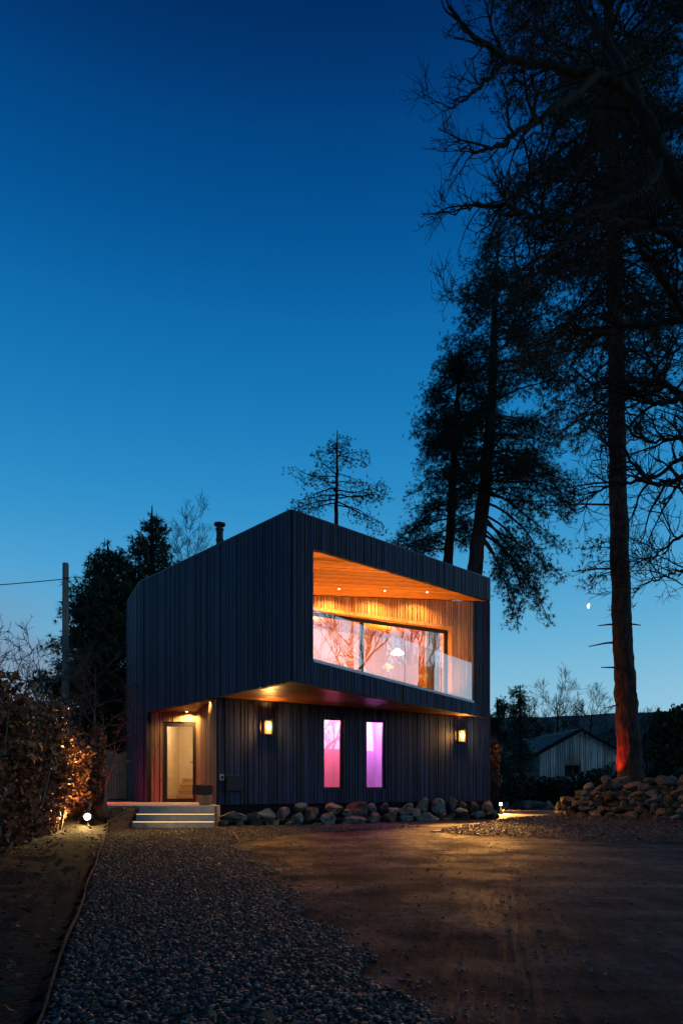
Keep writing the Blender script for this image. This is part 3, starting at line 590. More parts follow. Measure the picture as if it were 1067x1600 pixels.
for i in (-1, 1):
    for j in (-1, 1): pyd('leg', obox(c, uxW, unW, i * .72 - .03, i * .72 + .03, j * .38 - .03, j * .38 + .03, zf0 + .001, zf0 + .719), BOXF, 'oak_wood', t)
# pendant: seen at (631,1018)
uu = uW(632); pc = L0 + (L1 - L0) * uu - unW * .55 + uxW * .1; pz = Z((HY - 1019) / F * pc[1])
t = thing('pendant_lamp', 'glowing dish pendant lamp hanging inside the upper room window', 'pendant lamp', (*pc, pz - .1))
lathe('lamp_shade', *pc, [(.21, pz - .06), (.20, pz - .02), (.12, pz + .05), (.03, pz + .12)], 'pendant_glow', t, 24, True); lathe('cable', *pc, [(.006, pz + .121), (.006, Z(5.44))], 'black_metal', t, 6); lathe('lamp_holder', *pc, [(.035, pz + .122), (.03, pz + .2)], 'black_metal', t, 10)
lamp('pendant_light', 'POINT', (*pc, pz - .14), 14, (1, .6, .22), t, .06)
# curtain on the right, hung in folds
v = []; f = []; n = 60; sA, sB = uW(655) * LW, uB * LW - .1
for i in range(n + 1):
    s = sA + (sB - sA) * i / n; c = q(s, -.42 + .05 * math.sin(i * 1.35) + .012 * math.sin(i * .5))
    v += [(*c, Z(2.53)), (*c, Z(3.9) if False else Z(5.35))]
for i in range(n): f.append((2 * i, 2 * i + 2, 2 * i + 3, 2 * i + 1))
# the curtain is drawn back to the last part of the window
half = pyd('curtain', v[2 * 28:], [tuple(k - 2 * 28 for k in fc) for fc in f[28:]], 'curtain'); tag(half, 'pale curtain drawn aside at the end of the balcony window', 'curtain'); sm = half.modifiers.new('cloth', 'SOLIDIFY'); sm.thickness = .006

# ------------------------------------------------------------------ landing, steps, log seat
v, f = prism([(-9.2, 17.2), (-3.12, 17.2), (-3.2, 18.05), (-4.42, 21.0), (-5.9, 20.98), (-7.6, 23.2), (-9.6, 23.2)], -.1, Z(-.5)); tag(pyd('landing', v, f, 'concrete'), kind='structure')
t = thing('entrance_steps', 'three grey steps with lit nosings leading up to the front door', 'steps', (-4.05, 16.9, 0))
for k in range(3):
    zt = .52 - .173 * k; y1 = 17.19 - .28 * k; xl, xr = -5.0 + .0 * k, -3.13 + .05 * k
    st = bv(box('step', xl, xr, y1 - .28, y1 - .002, -.05 - .0 * k, zt - .002, 'concrete', t), .008)
    box('nosing_light', xl + .02, xr - .02, y1 - .284, y1 - .2802, zt - .022, zt - .010, 'led_strip', st) if k else None
    sl = box('step_trim', xr + .001, xr + .02, y1 - .28, y1 - .003, -.05, zt + .002, 'corten', st)
box('edge_trim', -5.03, -5.002, 16.3, 17.18, -.05, .16, 'corten', t)
t = thing('log_seat', 'dark slab block on rough timber chunks beside the front door', 'seat', (-3.62, 17.75, Z(-.5)))
zz0 = Z(-.5)
bv(box('slab', -3.84, -3.38, 17.6, 17.95, zz0 + .27, zz0 + .53, 'black_metal', t), .012)
bv(box('timber_block', -3.66, -3.53, 17.62, 17.9, zz0 + .001, zz0 + .268, 'log_wood', t), .01); bv(box('timber_block', -3.52, -3.40, 17.63, 17.9, zz0 + .001, zz0 + .268, 'log_wood', t), .01)

# ------------------------------------------------------------------ rocks
import bmesh
def ico(sub):
    bm = bmesh.new(); bmesh.ops.create_icosphere(bm, subdivisions=sub, radius=1); v = np.array([p.co[:] for p in bm.verts]); f = [tuple(q_.index for q_ in fc.verts) for fc in bm.faces]; bm.free(); return v, f
ICO2, ICO3 = ico(2), ico(3)
def rock(seed, size, sub=3, cuts=13, lo=.36, hi=.76):
    r = np.random.default_rng(seed); V, f = (ICO3 if sub == 3 else ICO2); v = V.copy()
    for _ in range(cuts):
        n = r.normal(0, 1, 3); n /= np.linalg.norm(n); d = r.uniform(lo, hi); e = v @ n - d; m = e > 0; v[m] -= np.outer(e[m], n) * .985
    ph = r.uniform(0, 6, 3); v += .025 * np.sin(v[:, [1, 2, 0]] * 5 + ph) + r.normal(0, .006, v.shape)
    v /= np.abs(v).max(0); return v * np.array(size), f
def put_rock(name, seed, pos, size, rz, mat, parent=None, sub=3, tilt=0., smooth=True):
    v, f = rock(seed, size, sub); ca, sa = math.cos(rz), math.sin(rz); ct, stt = math.cos(tilt), math.sin(tilt)
    v = np.stack([v[:, 0] * ct + v[:, 2] * stt, v[:, 1], -v[:, 0] * stt + v[:, 2] * ct], -1)
    v = np.stack([v[:, 0] * ca - v[:, 1] * sa, v[:, 0] * sa + v[:, 1] * ca, v[:, 2]], -1) + np.array(pos)
    o = pyd(name, v, f, mat, parent); 
    return o
# boulders along the foot of the facade: (px, py centre, half width px, half height px)
stones = [(365, 1274, 19, 9), (393, 1278, 12, 11), (417, 1273, 14, 9), (441, 1272, 14, 10), (352, 1286, 8, 7), (375, 1289, 10, 7), (402, 1288, 10, 8), (428, 1288, 10, 8), (466, 1282, 11, 11), (469, 1262, 12, 8), (487, 1271, 11, 12), (513, 1281, 17, 11), (519, 1263, 17, 8), (551, 1281, 19, 11), (541, 1268, 8, 8), (561, 1264, 16, 10), (584, 1277, 12, 12), (582, 1262, 8, 7), (600, 1262, 8, 7), (606, 1278, 12, 11), (614, 1267, 9, 8), (632, 1267, 17, 9), (632, 1281, 14, 7), (640, 1259, 9, 6), (660, 1259, 12, 12), (665, 1279, 21, 9), (686, 1261, 15, 13), (702, 1279, 10, 8), (707, 1256, 9, 9), (724, 1259, 9, 6), (722, 1270, 17, 7), (722, 1279, 16, 6), (740, 1262, 9, 9), (747, 1272, 11, 8), (760, 1262, 10, 10), (764, 1274, 11, 8), (772, 1273, 6, 7), (496, 1289, 8, 5), (450, 1287, 9, 6), (536, 1288, 7, 4), (690, 1275, 9, 8), (648, 1271, 9, 8)]
sA = np.array([-3.0, 17.15]); sB = np.array([4.95, 21.85])
for i, (px, py, hw, hh) in enumerate(stones):
    k = par(px, sA, sB); p = sA + (sB - sA) * k; back = np.clip((1278 - py) / 22, -.25, 1.) * .26; p = p - unW * back
    Y = p[1]; X = (px - HX) / F * Y; z = Z((HY - py) / F * Y); sx = hw / F * Y; sz = hh / F * Y; sy = min(max(sx * .85, sz), .27)
    brown = rnd.random() < .62; up_ = py < 1269
    o = put_rock('boulder', 100 + i, (X, Y, z), (sx * 1.14, sy, sz * 1.14), .5 + rnd.uniform(-.2, .2), 'rock' if brown else 'rock_grey')
    tag(o, ('brown' if brown else 'grey') + (' boulder propped on top of the row along the facade foot' if up_ else ' boulder bedded in the gravel along the facade foot'), 'boulder', ('brown' if brown else 'grey') + (' upper boulders' if up_ else ' lower boulders') + ' along the facade')
# ground fill under the boulder row
v, f = prism([sA + (-.1, .05), sB + (.1, .05), L1 + (-.1, .05), L0 + (.05, .05)], -.05, .10); tag(pyd('planting_strip', v, f, 'soil'), kind='structure')
# dry stone wall on the right
wallT = thing('dry_stone_wall', 'tumbledown dry stone wall of brown boulders below the tall pine', 'stone wall', (8.6, 20, 0))
wa, wb_ = np.array([7.3, 21.9]), np.array([10.6, 16.9]); wd = (wb_ - wa); wl = np.hypot(*wd); wx = wd / wl; wn = np.array([wx[1], -wx[0]])
if np.dot(wn, -wa) < 0: wn = -wn
variants = []
for i in range(14):
    v, f = rock(500 + i, (1, 1, 1), 2, 12, .5, .8); me = bpy.data.meshes.new('stone'); me.from_pydata(v.tolist(), [], f); me.materials.append(MAT['rock' if i % 3 else 'rock_grey']); variants.append(me)
def stone(pos, size, rz, tx, ty, parent=wallT):
    o = bpy.data.objects.new('stone', variants[rnd.randrange(14)]); COL.objects.link(o); o.parent = parent; o.location = Vector([float(c) for c in pos]) - WLOC[parent]; o.scale = size; o.rotation_euler = (tx, ty, rz)
z = .04; ang = math.atan2(wx[1], wx[0])
row = 0
while z < 1.10:
    h = rnd.uniform(.15, .22); s = -.05
    while s < wl + 2.0:
        w_ = rnd.choice((.2, .28, .36, .5)) * rnd.uniform(.85, 1.2) * (1.2 if row == 0 else 1)
        hs = .55 + .55 * min(1, s / 1.2) + .08 * math.sin(s * 2.2)      # wall slumps towards its end
        if z < hs:
            p = wa + wx * (s + w_ / 2) + wn * (.24 - z * .18 + rnd.uniform(-.07, .09))
            stone((*p, z + h / 2 + rnd.uniform(-.03, .03)), (w_ * .56, rnd.uniform(.18, .28), h * rnd.uniform(.5, .95)), ang + rnd.uniform(-.5, .5), rnd.uniform(-.3, .3), rnd.uniform(-.45, .45))
        s += w_ * .93
    z += h * .93; row += 1
for i in range(16):
    s = rnd.uniform(-.5, wl); p = wa + wx * s + wn * rnd.uniform(.4, .75); stone((*p, .07), (rnd.uniform(.09, .2), rnd.uniform(.08, .16), rnd.uniform(.06, .11)), rnd.uniform(0, 3), 0, 0)
for i in range(5): stone((7.1 + rnd.uniform(-.1, .25), 21.9 + rnd.uniform(-.3, .2), .16 + .1 * i), (rnd.uniform(.2, .36), .25, rnd.uniform(.12, .2)), rnd.uniform(0, 3), .1, .1)
wi = np.array([(*(wa - wn * .05), 0), (*(wb_ + wx * 2 - wn * .05), 0), (*(wb_ + wx * 2 - wn * .3), 0), (*(wa - wn * .3), 0)]); 
pyd('core', [(x, y, -.05) for x, y, _ in wi] + [(x, y, zz_) for (x, y, _), zz_ in zip(wi, (.35, .7, .7, .35))], BOXF, 'soil', wallT)
tag(put_rock('boulder', 77, (9.15, 17.35, .22), (.40, .3, .27), .2, 'rock_grey'), 'large pale grey boulder lying before the dry stone wall', 'boulder')
tag(put_rock('boulder', 78, (-5.50, 15.75, .34), (.26, .26, .46), .3, 'black_metal'), 'dark domed boulder standing behind the hedge spotlight', 'boulder')
# low kerb stones by the far path
for i in range(9):
    p = at(790 + 22 * i, 1246 + rnd.uniform(-2, 3), 29 + rnd.uniform(-1, 1)); p[2] = .18
    tag(put_rock('boulder', 900 + i, p, (rnd.uniform(.25, .5), .25, rnd.uniform(.2, .33)), rnd.uniform(0, 3), 'rock_grey'), 'low rock at the dark bed edge behind the garden path', 'boulder', 'rocks behind the garden path')

# ------------------------------------------------------------------ garden lights
def spotlight(loc, aim, label, power, color, lens, group, spill=.35, spot=130, rad=.07, beam=None):
    x, y, z = loc; t = thing('garden_spotlight', label, 'garden light', (x, y, 0), group); d = Vector(aim) - Vector(loc); d.normalize()
    lathe('spike', x, y, [(.004, -.1), (.014, .02), (.014, z - rad * .8)], 'black_metal', t, 8)
    # head: a short barrel towards the aim
    up = Vector((0, 0, 1)); a = d.cross(up).normalized(); b = a.cross(d).normalized(); n = 16; v = []; f = []
    prof = [(-.10, .03), (-.09, rad * .9), (.05, rad), (.075, rad * 1.12), (.075, rad * .98), (.045, rad * .95)]
    for dd_, rr in prof:
        for i in range(n): v.append(Vector(loc) + d * dd_ + (a * math.cos(2 * math.pi * i / n) + b * math.sin(2 * math.pi * i / n)) * rr)
    for k in range(len(prof) - 1): f += [(k * n + i, k * n + (i + 1) % n, (k + 1) * n + (i + 1) % n, (k + 1) * n + i) for i in range(n)]
    f.append(tuple(range(n))[::-1]); pyd('housing', v, f, 'black_metal', t)
    v = [Vector(loc) + d * (.062 + .03 * (1 - rr)) + (a * math.cos(2 * math.pi * i / n) + b * math.sin(2 * math.pi * i / n)) * rad * .93 * rr for rr in (1., .6, .15) for i in range(n)]
    f = [(k * n + i, k * n + (i + 1) % n, (k + 1) * n + (i + 1) % n, (k + 1) * n + i) for k in range(2) for i in range(n)] + [tuple(range(2 * n, 3 * n))]
    pyd('lens', v, f, lens, t)
    lamp('spotlight_beam', 'SPOT', Vector(loc) + d * .12, power, color, t, .03, spot, (Vector(loc) + d * 3) if beam is None else beam, .9)
    if spill: lamp('spotlight_spill', 'POINT', Vector(loc) + d * .16, power * spill, color, t, .03)
    return t
pl_ = at(138, 1276, 14.9)
spotlight(tuple(pl_), (-4.3, 6.5, .55), 'glaring warm garden spotlight in the soil bed beside the beech hedge', 950, (1, .62, .20), 'lamp_white', 'garden spotlights', .10, 130, .07, (-6.3, 13.6, 1.3))
pr_ = at(782, 1256, 25.2)
spotlight(tuple(pr_), (2.2, 12.5, .0), 'glaring warm garden spotlight by the path at the house corner', 900, (1, .44, .09), 'lamp_white', 'garden spotlights', .3, 150, .05)
# ------------------------------------------------------------------ trees
def chain(B, pts, rad, sides=4, jit=None):
    pts = np.asarray(pts, float); n = len(pts); t = np.gradient(pts, axis=0); t /= np.linalg.norm(t, axis=1)[:, None] + 1e-9
    m = t.mean(0); ref = np.eye(3)[np.argmin(np.abs(m))]; u = np.cross(t, ref); u /= np.linalg.norm(u, axis=1)[:, None] + 1e-9; w = np.cross(t, u)
    a = np.arange(sides) * 2 * math.pi / sides; ring = pts[:, None] + np.asarray(rad)[:, None, None] * (np.cos(a)[None, :, None] * u[:, None] + np.sin(a)[None, :, None] * w[:, None])
    if jit is not None: ring = pts[:, None] + (ring - pts[:, None]) * jit[:, :, None]
    i = np.arange(n - 1)[:, None] * sides; k = np.arange(sides)[None]; k2 = (k + 1) % sides
    B.add(ring, np.stack([i + k, i + k2, i + sides + k2, i + sides + k], -1).reshape(-1, 4))
def unit(v): return v / (np.linalg.norm(v) + 1e-9)
def spl(ctrl, n):
    """smooth polyline through control points"""
    c = np.asarray(ctrl, float); c = np.vstack([2 * c[0] - c[1], c, 2 * c[-1] - c[-2]]); out = []
    m = len(c) - 3
    for x in np.linspace(0, m - 1e-6, n):
        i = int(x); t = x - i; p0, p1, p2, p3 = c[i:i + 4]
        out.append(.5 * (2 * p1 + (p2 - p0) * t + (2 * p0 - 5 * p1 + 4 * p2 - p3) * t * t + (3 * p1 - p0 - 3 * p2 + p3) * t ** 3))
    return np.array(out)
def twigs(B, r, pts, rad, level, cfg):
    """grow side branches along a finished branch"""
    L = np.linalg.norm(np.diff(pts, axis=0), axis=1).sum(); n = max(2, int(cfg['n'][level] * r.uniform(.8, 1.2)))
    for t in np.sort(r.uniform(cfg.get('t0', .2), 1, n)):
        i = min(int(t * (len(pts) - 1)), len(pts) - 2); fr = t * (len(pts) - 1) - i; p = pts[i] * (1 - fr) + pts[i + 1] * fr; d = unit(pts[i + 1] - pts[i])
        rp = rad[i] * (1 - fr) + rad[i + 1] * fr; ax = r.normal(0, 1, 3); ax = unit(ax - d * (ax @ d)); an = r.uniform(*cfg['ang'])
        dd = unit(d * math.cos(an) + ax * math.sin(an) + np.array([0, 0, cfg['up'][level]])); Lc = cfg['len'][level] * r.uniform(.5, 1.15) * (1 - cfg.get('tip', .35) * t)
        rc = max(min(rp * .7, cfg['rad'][level]), cfg['rmin']); k = cfg['seg'][level]; q_ = [p]; st = Lc / k
        for _ in range(k):
            dd = unit(dd + r.normal(0, cfg['wig'], 3) + np.array([0, 0, cfg['lift'][level]])); q_.append(q_[-1] + dd * st)
        q_ = np.array(q_); rr = np.linspace(rc, max(rc * .35, cfg['rmin'] * .6), len(q_)); chain(B, q_, rr, 5 if level == 0 else (4 if level == 1 else 3))
        if level + 1 < len(cfg['n']): twigs(B, r, q_, rr, level + 1, cfg)
def bare_tree(name, label, loc, h, r0, seed, cfg, limbs=7, mat='bark_dark', group=None, spread=.6, t_fork=.25, lean=(0, 0)):
    r = np.random.default_rng(seed); t = thing(name, label, 'tree', loc, group); T = Bulk(); B = Bulk(); loc = np.array(loc, float)
    tr = spl([loc + (0, 0, -.2), loc + (lean[0] * .2 + r.normal(0, .02) * h, lean[1] * .2, .3 * h), loc + (lean[0] * .6 + r.normal(0, .02) * h, lean[1] * .5, .62 * h), loc + (lean[0], lean[1], .9 * h)], 24)
    rad = r0 * (1 - .93 * np.linspace(0, 1, 24) ** .8) + r0 * .25 * np.exp(-np.linspace(0, 1, 24) * 18); chain(T, tr, rad, 10); T.build('trunk', mat, t, smooth=True)
    for k in range(limbs):
        f_ = t_fork + (.95 - t_fork) * (k + r.uniform(0, .8)) / limbs; i = int(f_ * 23); a = k * 2.4 + r.uniform(-.5, .5); el = spread * r.uniform(.7, 1.2) * (1 - .35 * f_)
        d = np.array([math.cos(a) * math.sin(el * 1.5), math.sin(a) * math.sin(el * 1.5), math.cos(el * 1.5)]); Lm = h * r.uniform(.32, .46) * (1.12 - .65 * f_); q_ = [tr[i]]
        for _ in range(9): d = unit(d + r.normal(0, cfg['wig'] * .8, 3) + np.array([0, 0, .05])); q_.append(q_[-1] + d * Lm / 9)
        q_ = np.array(q_); rr = np.linspace(max(rad[i] * .55, cfg['rmin'] * 2), cfg['rmin'], 10); chain(B, q_, rr, 6); twigs(B, r, q_, rr, 0, cfg)
    B.build('crown', mat, t); return t
# the big bare oak reaching in from the right, limbs follow their real course in the air
def oak():
    r = np.random.default_rng(21); D = 15.5; base = np.array([10.6, 15.6, 0])
    t = thing('oak_tree', 'big bare gnarled tree whose limbs reach across the tall pine', 'tree', tuple(base)); T = Bulk(); B = Bulk()
    def A(px, py, dy=0): return at(px if px > 800 else 800 - (800 - px) * .76, py, D + dy)
    trunk = spl([base + (0, 0, -.3), base + (.1, 0, 2), A(1250, 960), A(1225, 760), A(1200, 560, .3), A(1170, 430, .2)], 40)
    chain(T, trunk, np.interp(np.linspace(0, 1, 40), [0, .06, .3, 1], [.85, .56, .48, .36]), 14)
    limbs = [([A(1170, 430, .2), A(1120, 370), A(1067, 308, -.1), A(1038, 252, -.2), A(1010, 190, -.3), A(975, 140, -.3), A(934, 117, -.5), A(871, 105, -.8), A(788, 90, -1.2), A(725, 58, -1.5), A(668, 10, -1.7)], .23),
             ([A(1170, 430, .2), A(1150, 300, .6), A(1120, 150, 1), A(1060, 0, 1.2), A(1010, -140, 1.3)], .26),
             ([A(1010, 190, -.3), A(960, 90, .2), A(905, 10, .6), A(850, -60, .8)], .15),
             ([A(1038, 252, -.2), A(1000, 300, -.9), A(930, 330, -1.5), A(860, 345, -2), A(779, 318, -2.3), A(715, 322, -2.5), A(672, 328, -2.6)], .085),
             ([A(934, 117, -.5), A(880, 160, -1.2), A(829, 190, -1.5), A(779, 226, -1.8), A(735, 236, -2), A(688, 228, -2.1)], .085),
             ([A(788, 90, -1.2), A(750, 120, -1.4), A(710, 150, -1.6), A(672, 168, -1.7)], .045),
             ([A(1200, 560, .3), A(1130, 420, -.5), A(1067, 377, -1), A(997, 348, -1.4), A(930, 352, -1.9), A(850, 400, -2.4), A(770, 440, -2.7), A(700, 482, -2.9)], .10),
             ([A(1200, 560), A(1120, 530, -.3), A(1067, 487, -.5), A(1030, 428, -.6), A(1005, 395, -.7), A(985, 340, -.8), A(950, 290, -.9)], .12),
             ([A(1215, 660), A(1140, 520, .4), A(1067, 501, .6), A(1020, 507, .7), A(973, 513, .8), A(930, 512, 1), A(880, 522, 1.2), A(830, 545, 1.5)], .10),
             ([A(1222, 730), A(1140, 640, -.2), A(1067, 622, -.4), A(1030, 630, -.5), A(1008, 622, -.6), A(978, 613, -.7), A(930, 600, -.9), A(890, 570, -1)], .095),
             ([A(1140, 640, -.2), A(1067, 619, -.3), A(1033, 595, -.4), A(1011, 557, -.5), A(1000, 500, -.6)], .09),
             ([A(1235, 840), A(1140, 745, .3), A(1067, 745, .5), A(1025, 755, .6), A(976, 752, .7), A(930, 770, .9), A(905, 800, 1)], .085),
             ([A(1140, 745, .3), A(1067, 720, .2), A(1010, 745, 0), A(960, 690, -.2), A(925, 720, -.3)], .06),
             ([A(1240, 880), A(1130, 830, -.3), A(1067, 836, -.6), A(1040, 855, -.7), A(1019, 874, -.8)], .055),
             ([A(1245, 930), A(1130, 905, -.5), A(1067, 890, -.8), A(1030, 905, -1), A(992, 918, -1.2)], .04),
             ([A(1250, 960), A(1150, 760, 1), A(1067, 690, 1.5), A(1010, 690, 1.8), A(960, 660, 2), A(900, 680, 2.2)], .07),
             ([A(1150, 300, .6), A(1210, 150, 1.2), A(1260, 0, 1.6), A(1310, -100, 1.8)], .2), ([A(1200, 560, .3), A(1290, 430, .6), A(1380, 330, .5), A(1460, 200, .3)], .22),
             ([A(1225, 760), A(1340, 640, -1), A(1440, 560, -1.8), A(1560, 520, -2.5)], .18), ([A(1200, 560, .3), A(1240, 400, 2), A(1250, 260, 4), A(1230, 150, 6)], .2)]
    cfg = dict(n=[10, 8, 6], len=[2.0, .95, .42], rad=[.032, .014, .008], rmin=.0062, ang=(.45, 1.15), up=[.12, .2, .25], lift=[.015, .05, .06], seg=[8, 5, 4], wig=.2, t0=.12, tip=.6)
    for c, r0 in limbs:
        p = spl(c, 6 * len(c)); p[1:-1] += r.normal(0, .03, (len(p) - 2, 3)); rr = np.linspace(r0, max(.014, r0 * .12), len(p)); chain(B, p, rr, 8)
        L = np.linalg.norm(np.diff(p, axis=0), axis=1).sum(); c2 = dict(cfg); c2['n'] = [int(max(5, L * 2.8)), 7, 4]; twigs(B, r, p, rr, 0, c2)
    T.build('trunk', 'bark_dark', t, smooth=True); B.build('crown', 'bark_dark', t)
oak()
# conifers
def tufts(B, r, c, d, k, ln, wd):
    """k flat needle blades fanning out of every point"""
    n = len(c); c = np.repeat(c, k, 0); d = np.repeat(d, k, 0); e = d * .75 + r.normal(0, .62, (n * k, 3)); e /= np.linalg.norm(e, axis=1)[:, None] + 1e-9
    w = np.cross(e, r.normal(0, 1, (n * k, 3))); w /= np.linalg.norm(w, axis=1)[:, None] + 1e-9; s = ln * r.uniform(.6, 1.2, (n * k, 1))
    v = np.stack([c - w * wd * .5, c + w * wd * .5, c + e * s], 1); B.add(v, t=np.arange(3 * n * k).reshape(-1, 3))
def conifer(name, label, trunk, r0, branches, seed, needle, bark, tuft=(9, .17, .022), side=(.42, .55), step=.16, cat='tree', group=None, trunk_prof=None, stubs=(), hang=0., sub_len=None, dens=1., fill=3, wig=.07):
    """trunk: control points; branches: list of (height fraction t, azimuth, length, rise, droop)"""
    r = np.random.default_rng(seed); base = np.array(trunk[0], float); t = thing(name, label, cat, tuple(base), group); T = Bulk(); W = Bulk(); N = Bulk()
    n = 60; tr = spl(trunk, n); tr[2:-1, :2] += r.normal(0, .012, (n - 3, 2)) ; x = np.linspace(0, 1, n)
    rad = r0 * (1 - x) ** .75 + .02 + r0 * .35 * np.exp(-x * 45) if trunk_prof is None else np.interp(x, *trunk_prof); m_ = 260 if bark == 'bark_pine' else 50; trf = np.stack([np.interp(np.linspace(0, 1, m_), x, tr[:, k]) for k in range(3)], -1); sd_ = 34 if bark == 'bark_pine' else 12
    j0 = r.normal(0, 1, (m_, sd_)); jj = (j0 + np.roll(j0, 1, 0) + np.roll(j0, 2, 0) + np.roll(j0, 3, 0)) / 2; chain(T, trf, np.interp(np.linspace(0, 1, m_), x, rad), sd_, 1 + .045 * jj)
    C_, D_ = [], []
    for (f_, az, L, rise, droop) in branches:
        i = min(int(f_ * (n - 1)), n - 2); p = tr[i] + (tr[i + 1] - tr[i]) * (f_ * (n - 1) - i); d = np.array([math.cos(az) * math.cos(rise), math.sin(az) * math.cos(rise), math.sin(rise)]); m = max(5, int(L / .3)); q_ = [p]; dirs = []
        for k in range(m):
            d = unit(d + np.array([0, 0, -droop / m]) + r.normal(0, wig, 3)); q_.append(q_[-1] + d * L / m); dirs.append(d)
        q_ = np.array(q_); rb = min(rad[i] * .5, .012 + .011 * L); chain(W, q_, np.linspace(rb, .008, len(q_)), 5)
        # branchlets either side
        ns = max(3, int(L / step * dens))
        for tt in np.linspace(.22, 1, ns):
            j = min(int(tt * m), m - 1); p0 = q_[j] + (q_[j + 1] - q_[j]) * (tt * m - j if j < m - 1 else r.uniform(0, 1)); d0 = dirs[j]; sd = np.cross(d0, (0, 0, 1)); sd = unit(sd) * (1 if r.random() < .5 else -1)
            dl = unit(d0 * r.uniform(.5, 1.) + sd * r.uniform(.4, 1.) + np.array([0, 0, r.uniform(-.35, .35) - hang])); ll = (side[0] + side[1] * r.random()) * (1 - .45 * tt) * min(1.3, .45 + L / 5) if sub_len is None else sub_len * r.uniform(.5, 1.2)
            kk = max(2, int(ll / .13)); b = [p0]
            for _ in range(kk): dl = unit(dl + r.normal(0, .16, 3) + np.array([0, 0, -.5 * hang / kk])); b.append(b[-1] + dl * ll / kk)
            b = np.array(b); chain(W, b, np.linspace(.011, .005, len(b)), 3)
            for bp in b[1:]: C_.append(bp); D_.append(dl)
            for _ in range(kk // 2): 
                s2 = unit(dl + r.normal(0, .7, 3)); C_.append(b[r.integers(1, len(b))] + s2 * r.uniform(.08, .22)); D_.append(s2)
    for (f_, az, L, rise) in stubs:
        i = int(f_ * (n - 1)); d = np.array([math.cos(az) * math.cos(rise), math.sin(az) * math.cos(rise), math.sin(rise)]); chain(W, [tr[i], tr[i] + d * L * .5 + (0, 0, .02), tr[i] + d * L + (0, 0, -.03)], [.04, .03, .014], 5)
    C_ = np.array(C_); D_ = np.array(D_); mult = fill
    C_ = np.repeat(C_, mult, 0); D_ = np.repeat(D_, mult, 0); C_ = C_ + r.normal(0, .15, C_.shape); D_ = D_ + r.normal(0, .3, D_.shape)
    tufts(N, r, C_, D_, *tuft)
    T.build('trunk', bark, t, smooth=False); cr = W.build('crown', bark, t); N.build('needles', needle, cr); return t
PI = math.pi
def rb(seed, n, f0, f1, lens, rise=(0, .3), droop=(.2, .6), az=None, var=(.7, 1.1), fp=1.):
    """random branches; lens(f, cos az) gives the length"""
    r = random.Random(seed); out = []
    for i in range(n):
        f_ = f0 + (f1 - f0) * ((i + r.random()) / n) ** fp; a = r.uniform(0, 2 * PI) if az is None else r.uniform(*az); L = lens(f_, math.cos(a)) * r.uniform(*var)
        if L > .25: out.append((f_, a, L, r.uniform(*rise), r.uniform(*droop)))
    return out
ip = lambda x, xs, ys: float(np.interp(x, xs, ys))
def pts(lst, Y, z0=0):
    p = [at(px, py, Y) for px, py in lst]; p[0][2] = z0; return p
# tall pine with the red lit foot, Y = 22
Yp = 21.5
trk = pts([(987, 1275), (980, 1130), (972, 1000), (966, 800), (962, 560), (959, 380), (955, 200), (950, 40), (940, -140), (930, -260)], Yp, -.1)
hgt = trk[-1][2]
fy = lambda py: None
br = rb(31, 84, .70, .995, lambda f, c: ip(f, [.66, .72, .8, .92, 1], [4.6, 4.8, 4.4, 3.0, .5]) * (1.0 if c < 0 else .85), (-.1, .35), (.1, .7))
br += rb(32, 78, .54, .70, lambda f, c: 4.6 if c < 0 else 3.4, (-.3, .2), (.1, .7))
br += rb(34, 46, .40, .54, lambda f, c: ip(f, [.40, .46, .54], [2.4, 3.4, 4.0]) * (1 if c < 0 else .75), (-.35, .1), (.2, .7))
br += [(.285, 3.3, 1.15, -.1, .5), (.295, 2.9, 1.2, .0, .3), (.305, 3.6, 1.2, -.1, .4), (.312, 3.0, 1.0, -.1, .4), (.30, .3, .5, .1, .4)]
big = conifer('pine_tree', 'tall pine with straight trunk rising behind the dry stone wall, foot lit red', trk, .38, br, 41, 'pine_needle', 'bark_pine', (9, .19, .02), trunk_prof=([0, .02, .08, .2, .45, .7, 1], [.50, .40, .345, .295, .24, .19, .03]), hang=.15, step=.21, fill=2,
    stubs=((.236, 3.2, 1.1, -.12), (.243, 3.1, .75, .03), (.238, 0, .6, .05), (.192, 3.2, .75, .12), (.195, .2, .35, .1), (.137, 3.2, .72, -.12), (.29, 3.3, 1.6, -.1), (.34, 2.9, 2.2, .1), (.36, 3.4, 1.9, -.2)))
# two pines behind the house, Y = 31
Ya = 31
trA = pts([(728, 1258), (735, 960), (742, 885), (757, 760), (766, 660), (771, 540), (775, 440), (779, 355)], Ya, -.1)
lenA = lambda f, c: ip(f, [.38, .5, .6, .72, .85, 1], [3.4, 3.9, 3.7, 3.2, 2.6, .6]) * (1.0 if c > 0 else .68)
brA = rb(51, 150, .40, .995, lenA, (-.15, .35), (.2, .9), None, (.5, 1.2))
brA += [(.40, .1, 4.6, -.25, .9), (.38, -.3, 4.4, -.4, 1.0), (.37, .3, 4.6, -.5, 1.1), (.36, -.1, 4.2, -.62, 1.1), (.42, .2, 4.4, -.1, 1.0), (.345, .1, 4.4, -.6, 1.3), (.44, -.2, 4.3, 0, .9), (.34, -.4, 4.0, -.75, 1.1), (.39, 2.6, 3.0, -.1, .5), (.38, .5, 5.0, -.45, 1.25), (.35, .0, 4.9, -.55, 1.35)]
conifer('pine_tree', 'leaning pine behind the roof with boughs drooping past the house corner', trA, .36, brA, 52, 'pine_needle', 'bark_pine', (11, .20, .019), fill=2, trunk_prof=([0, .3, .45, .7, 1], [.42, .33, .27, .17, .03]), hang=.3, step=.2)
trB = pts([(690, 1258), (696, 960), (701, 860), (708, 740), (712, 660), (716, 600), (722, 555)], Ya + 1.5, -.1)
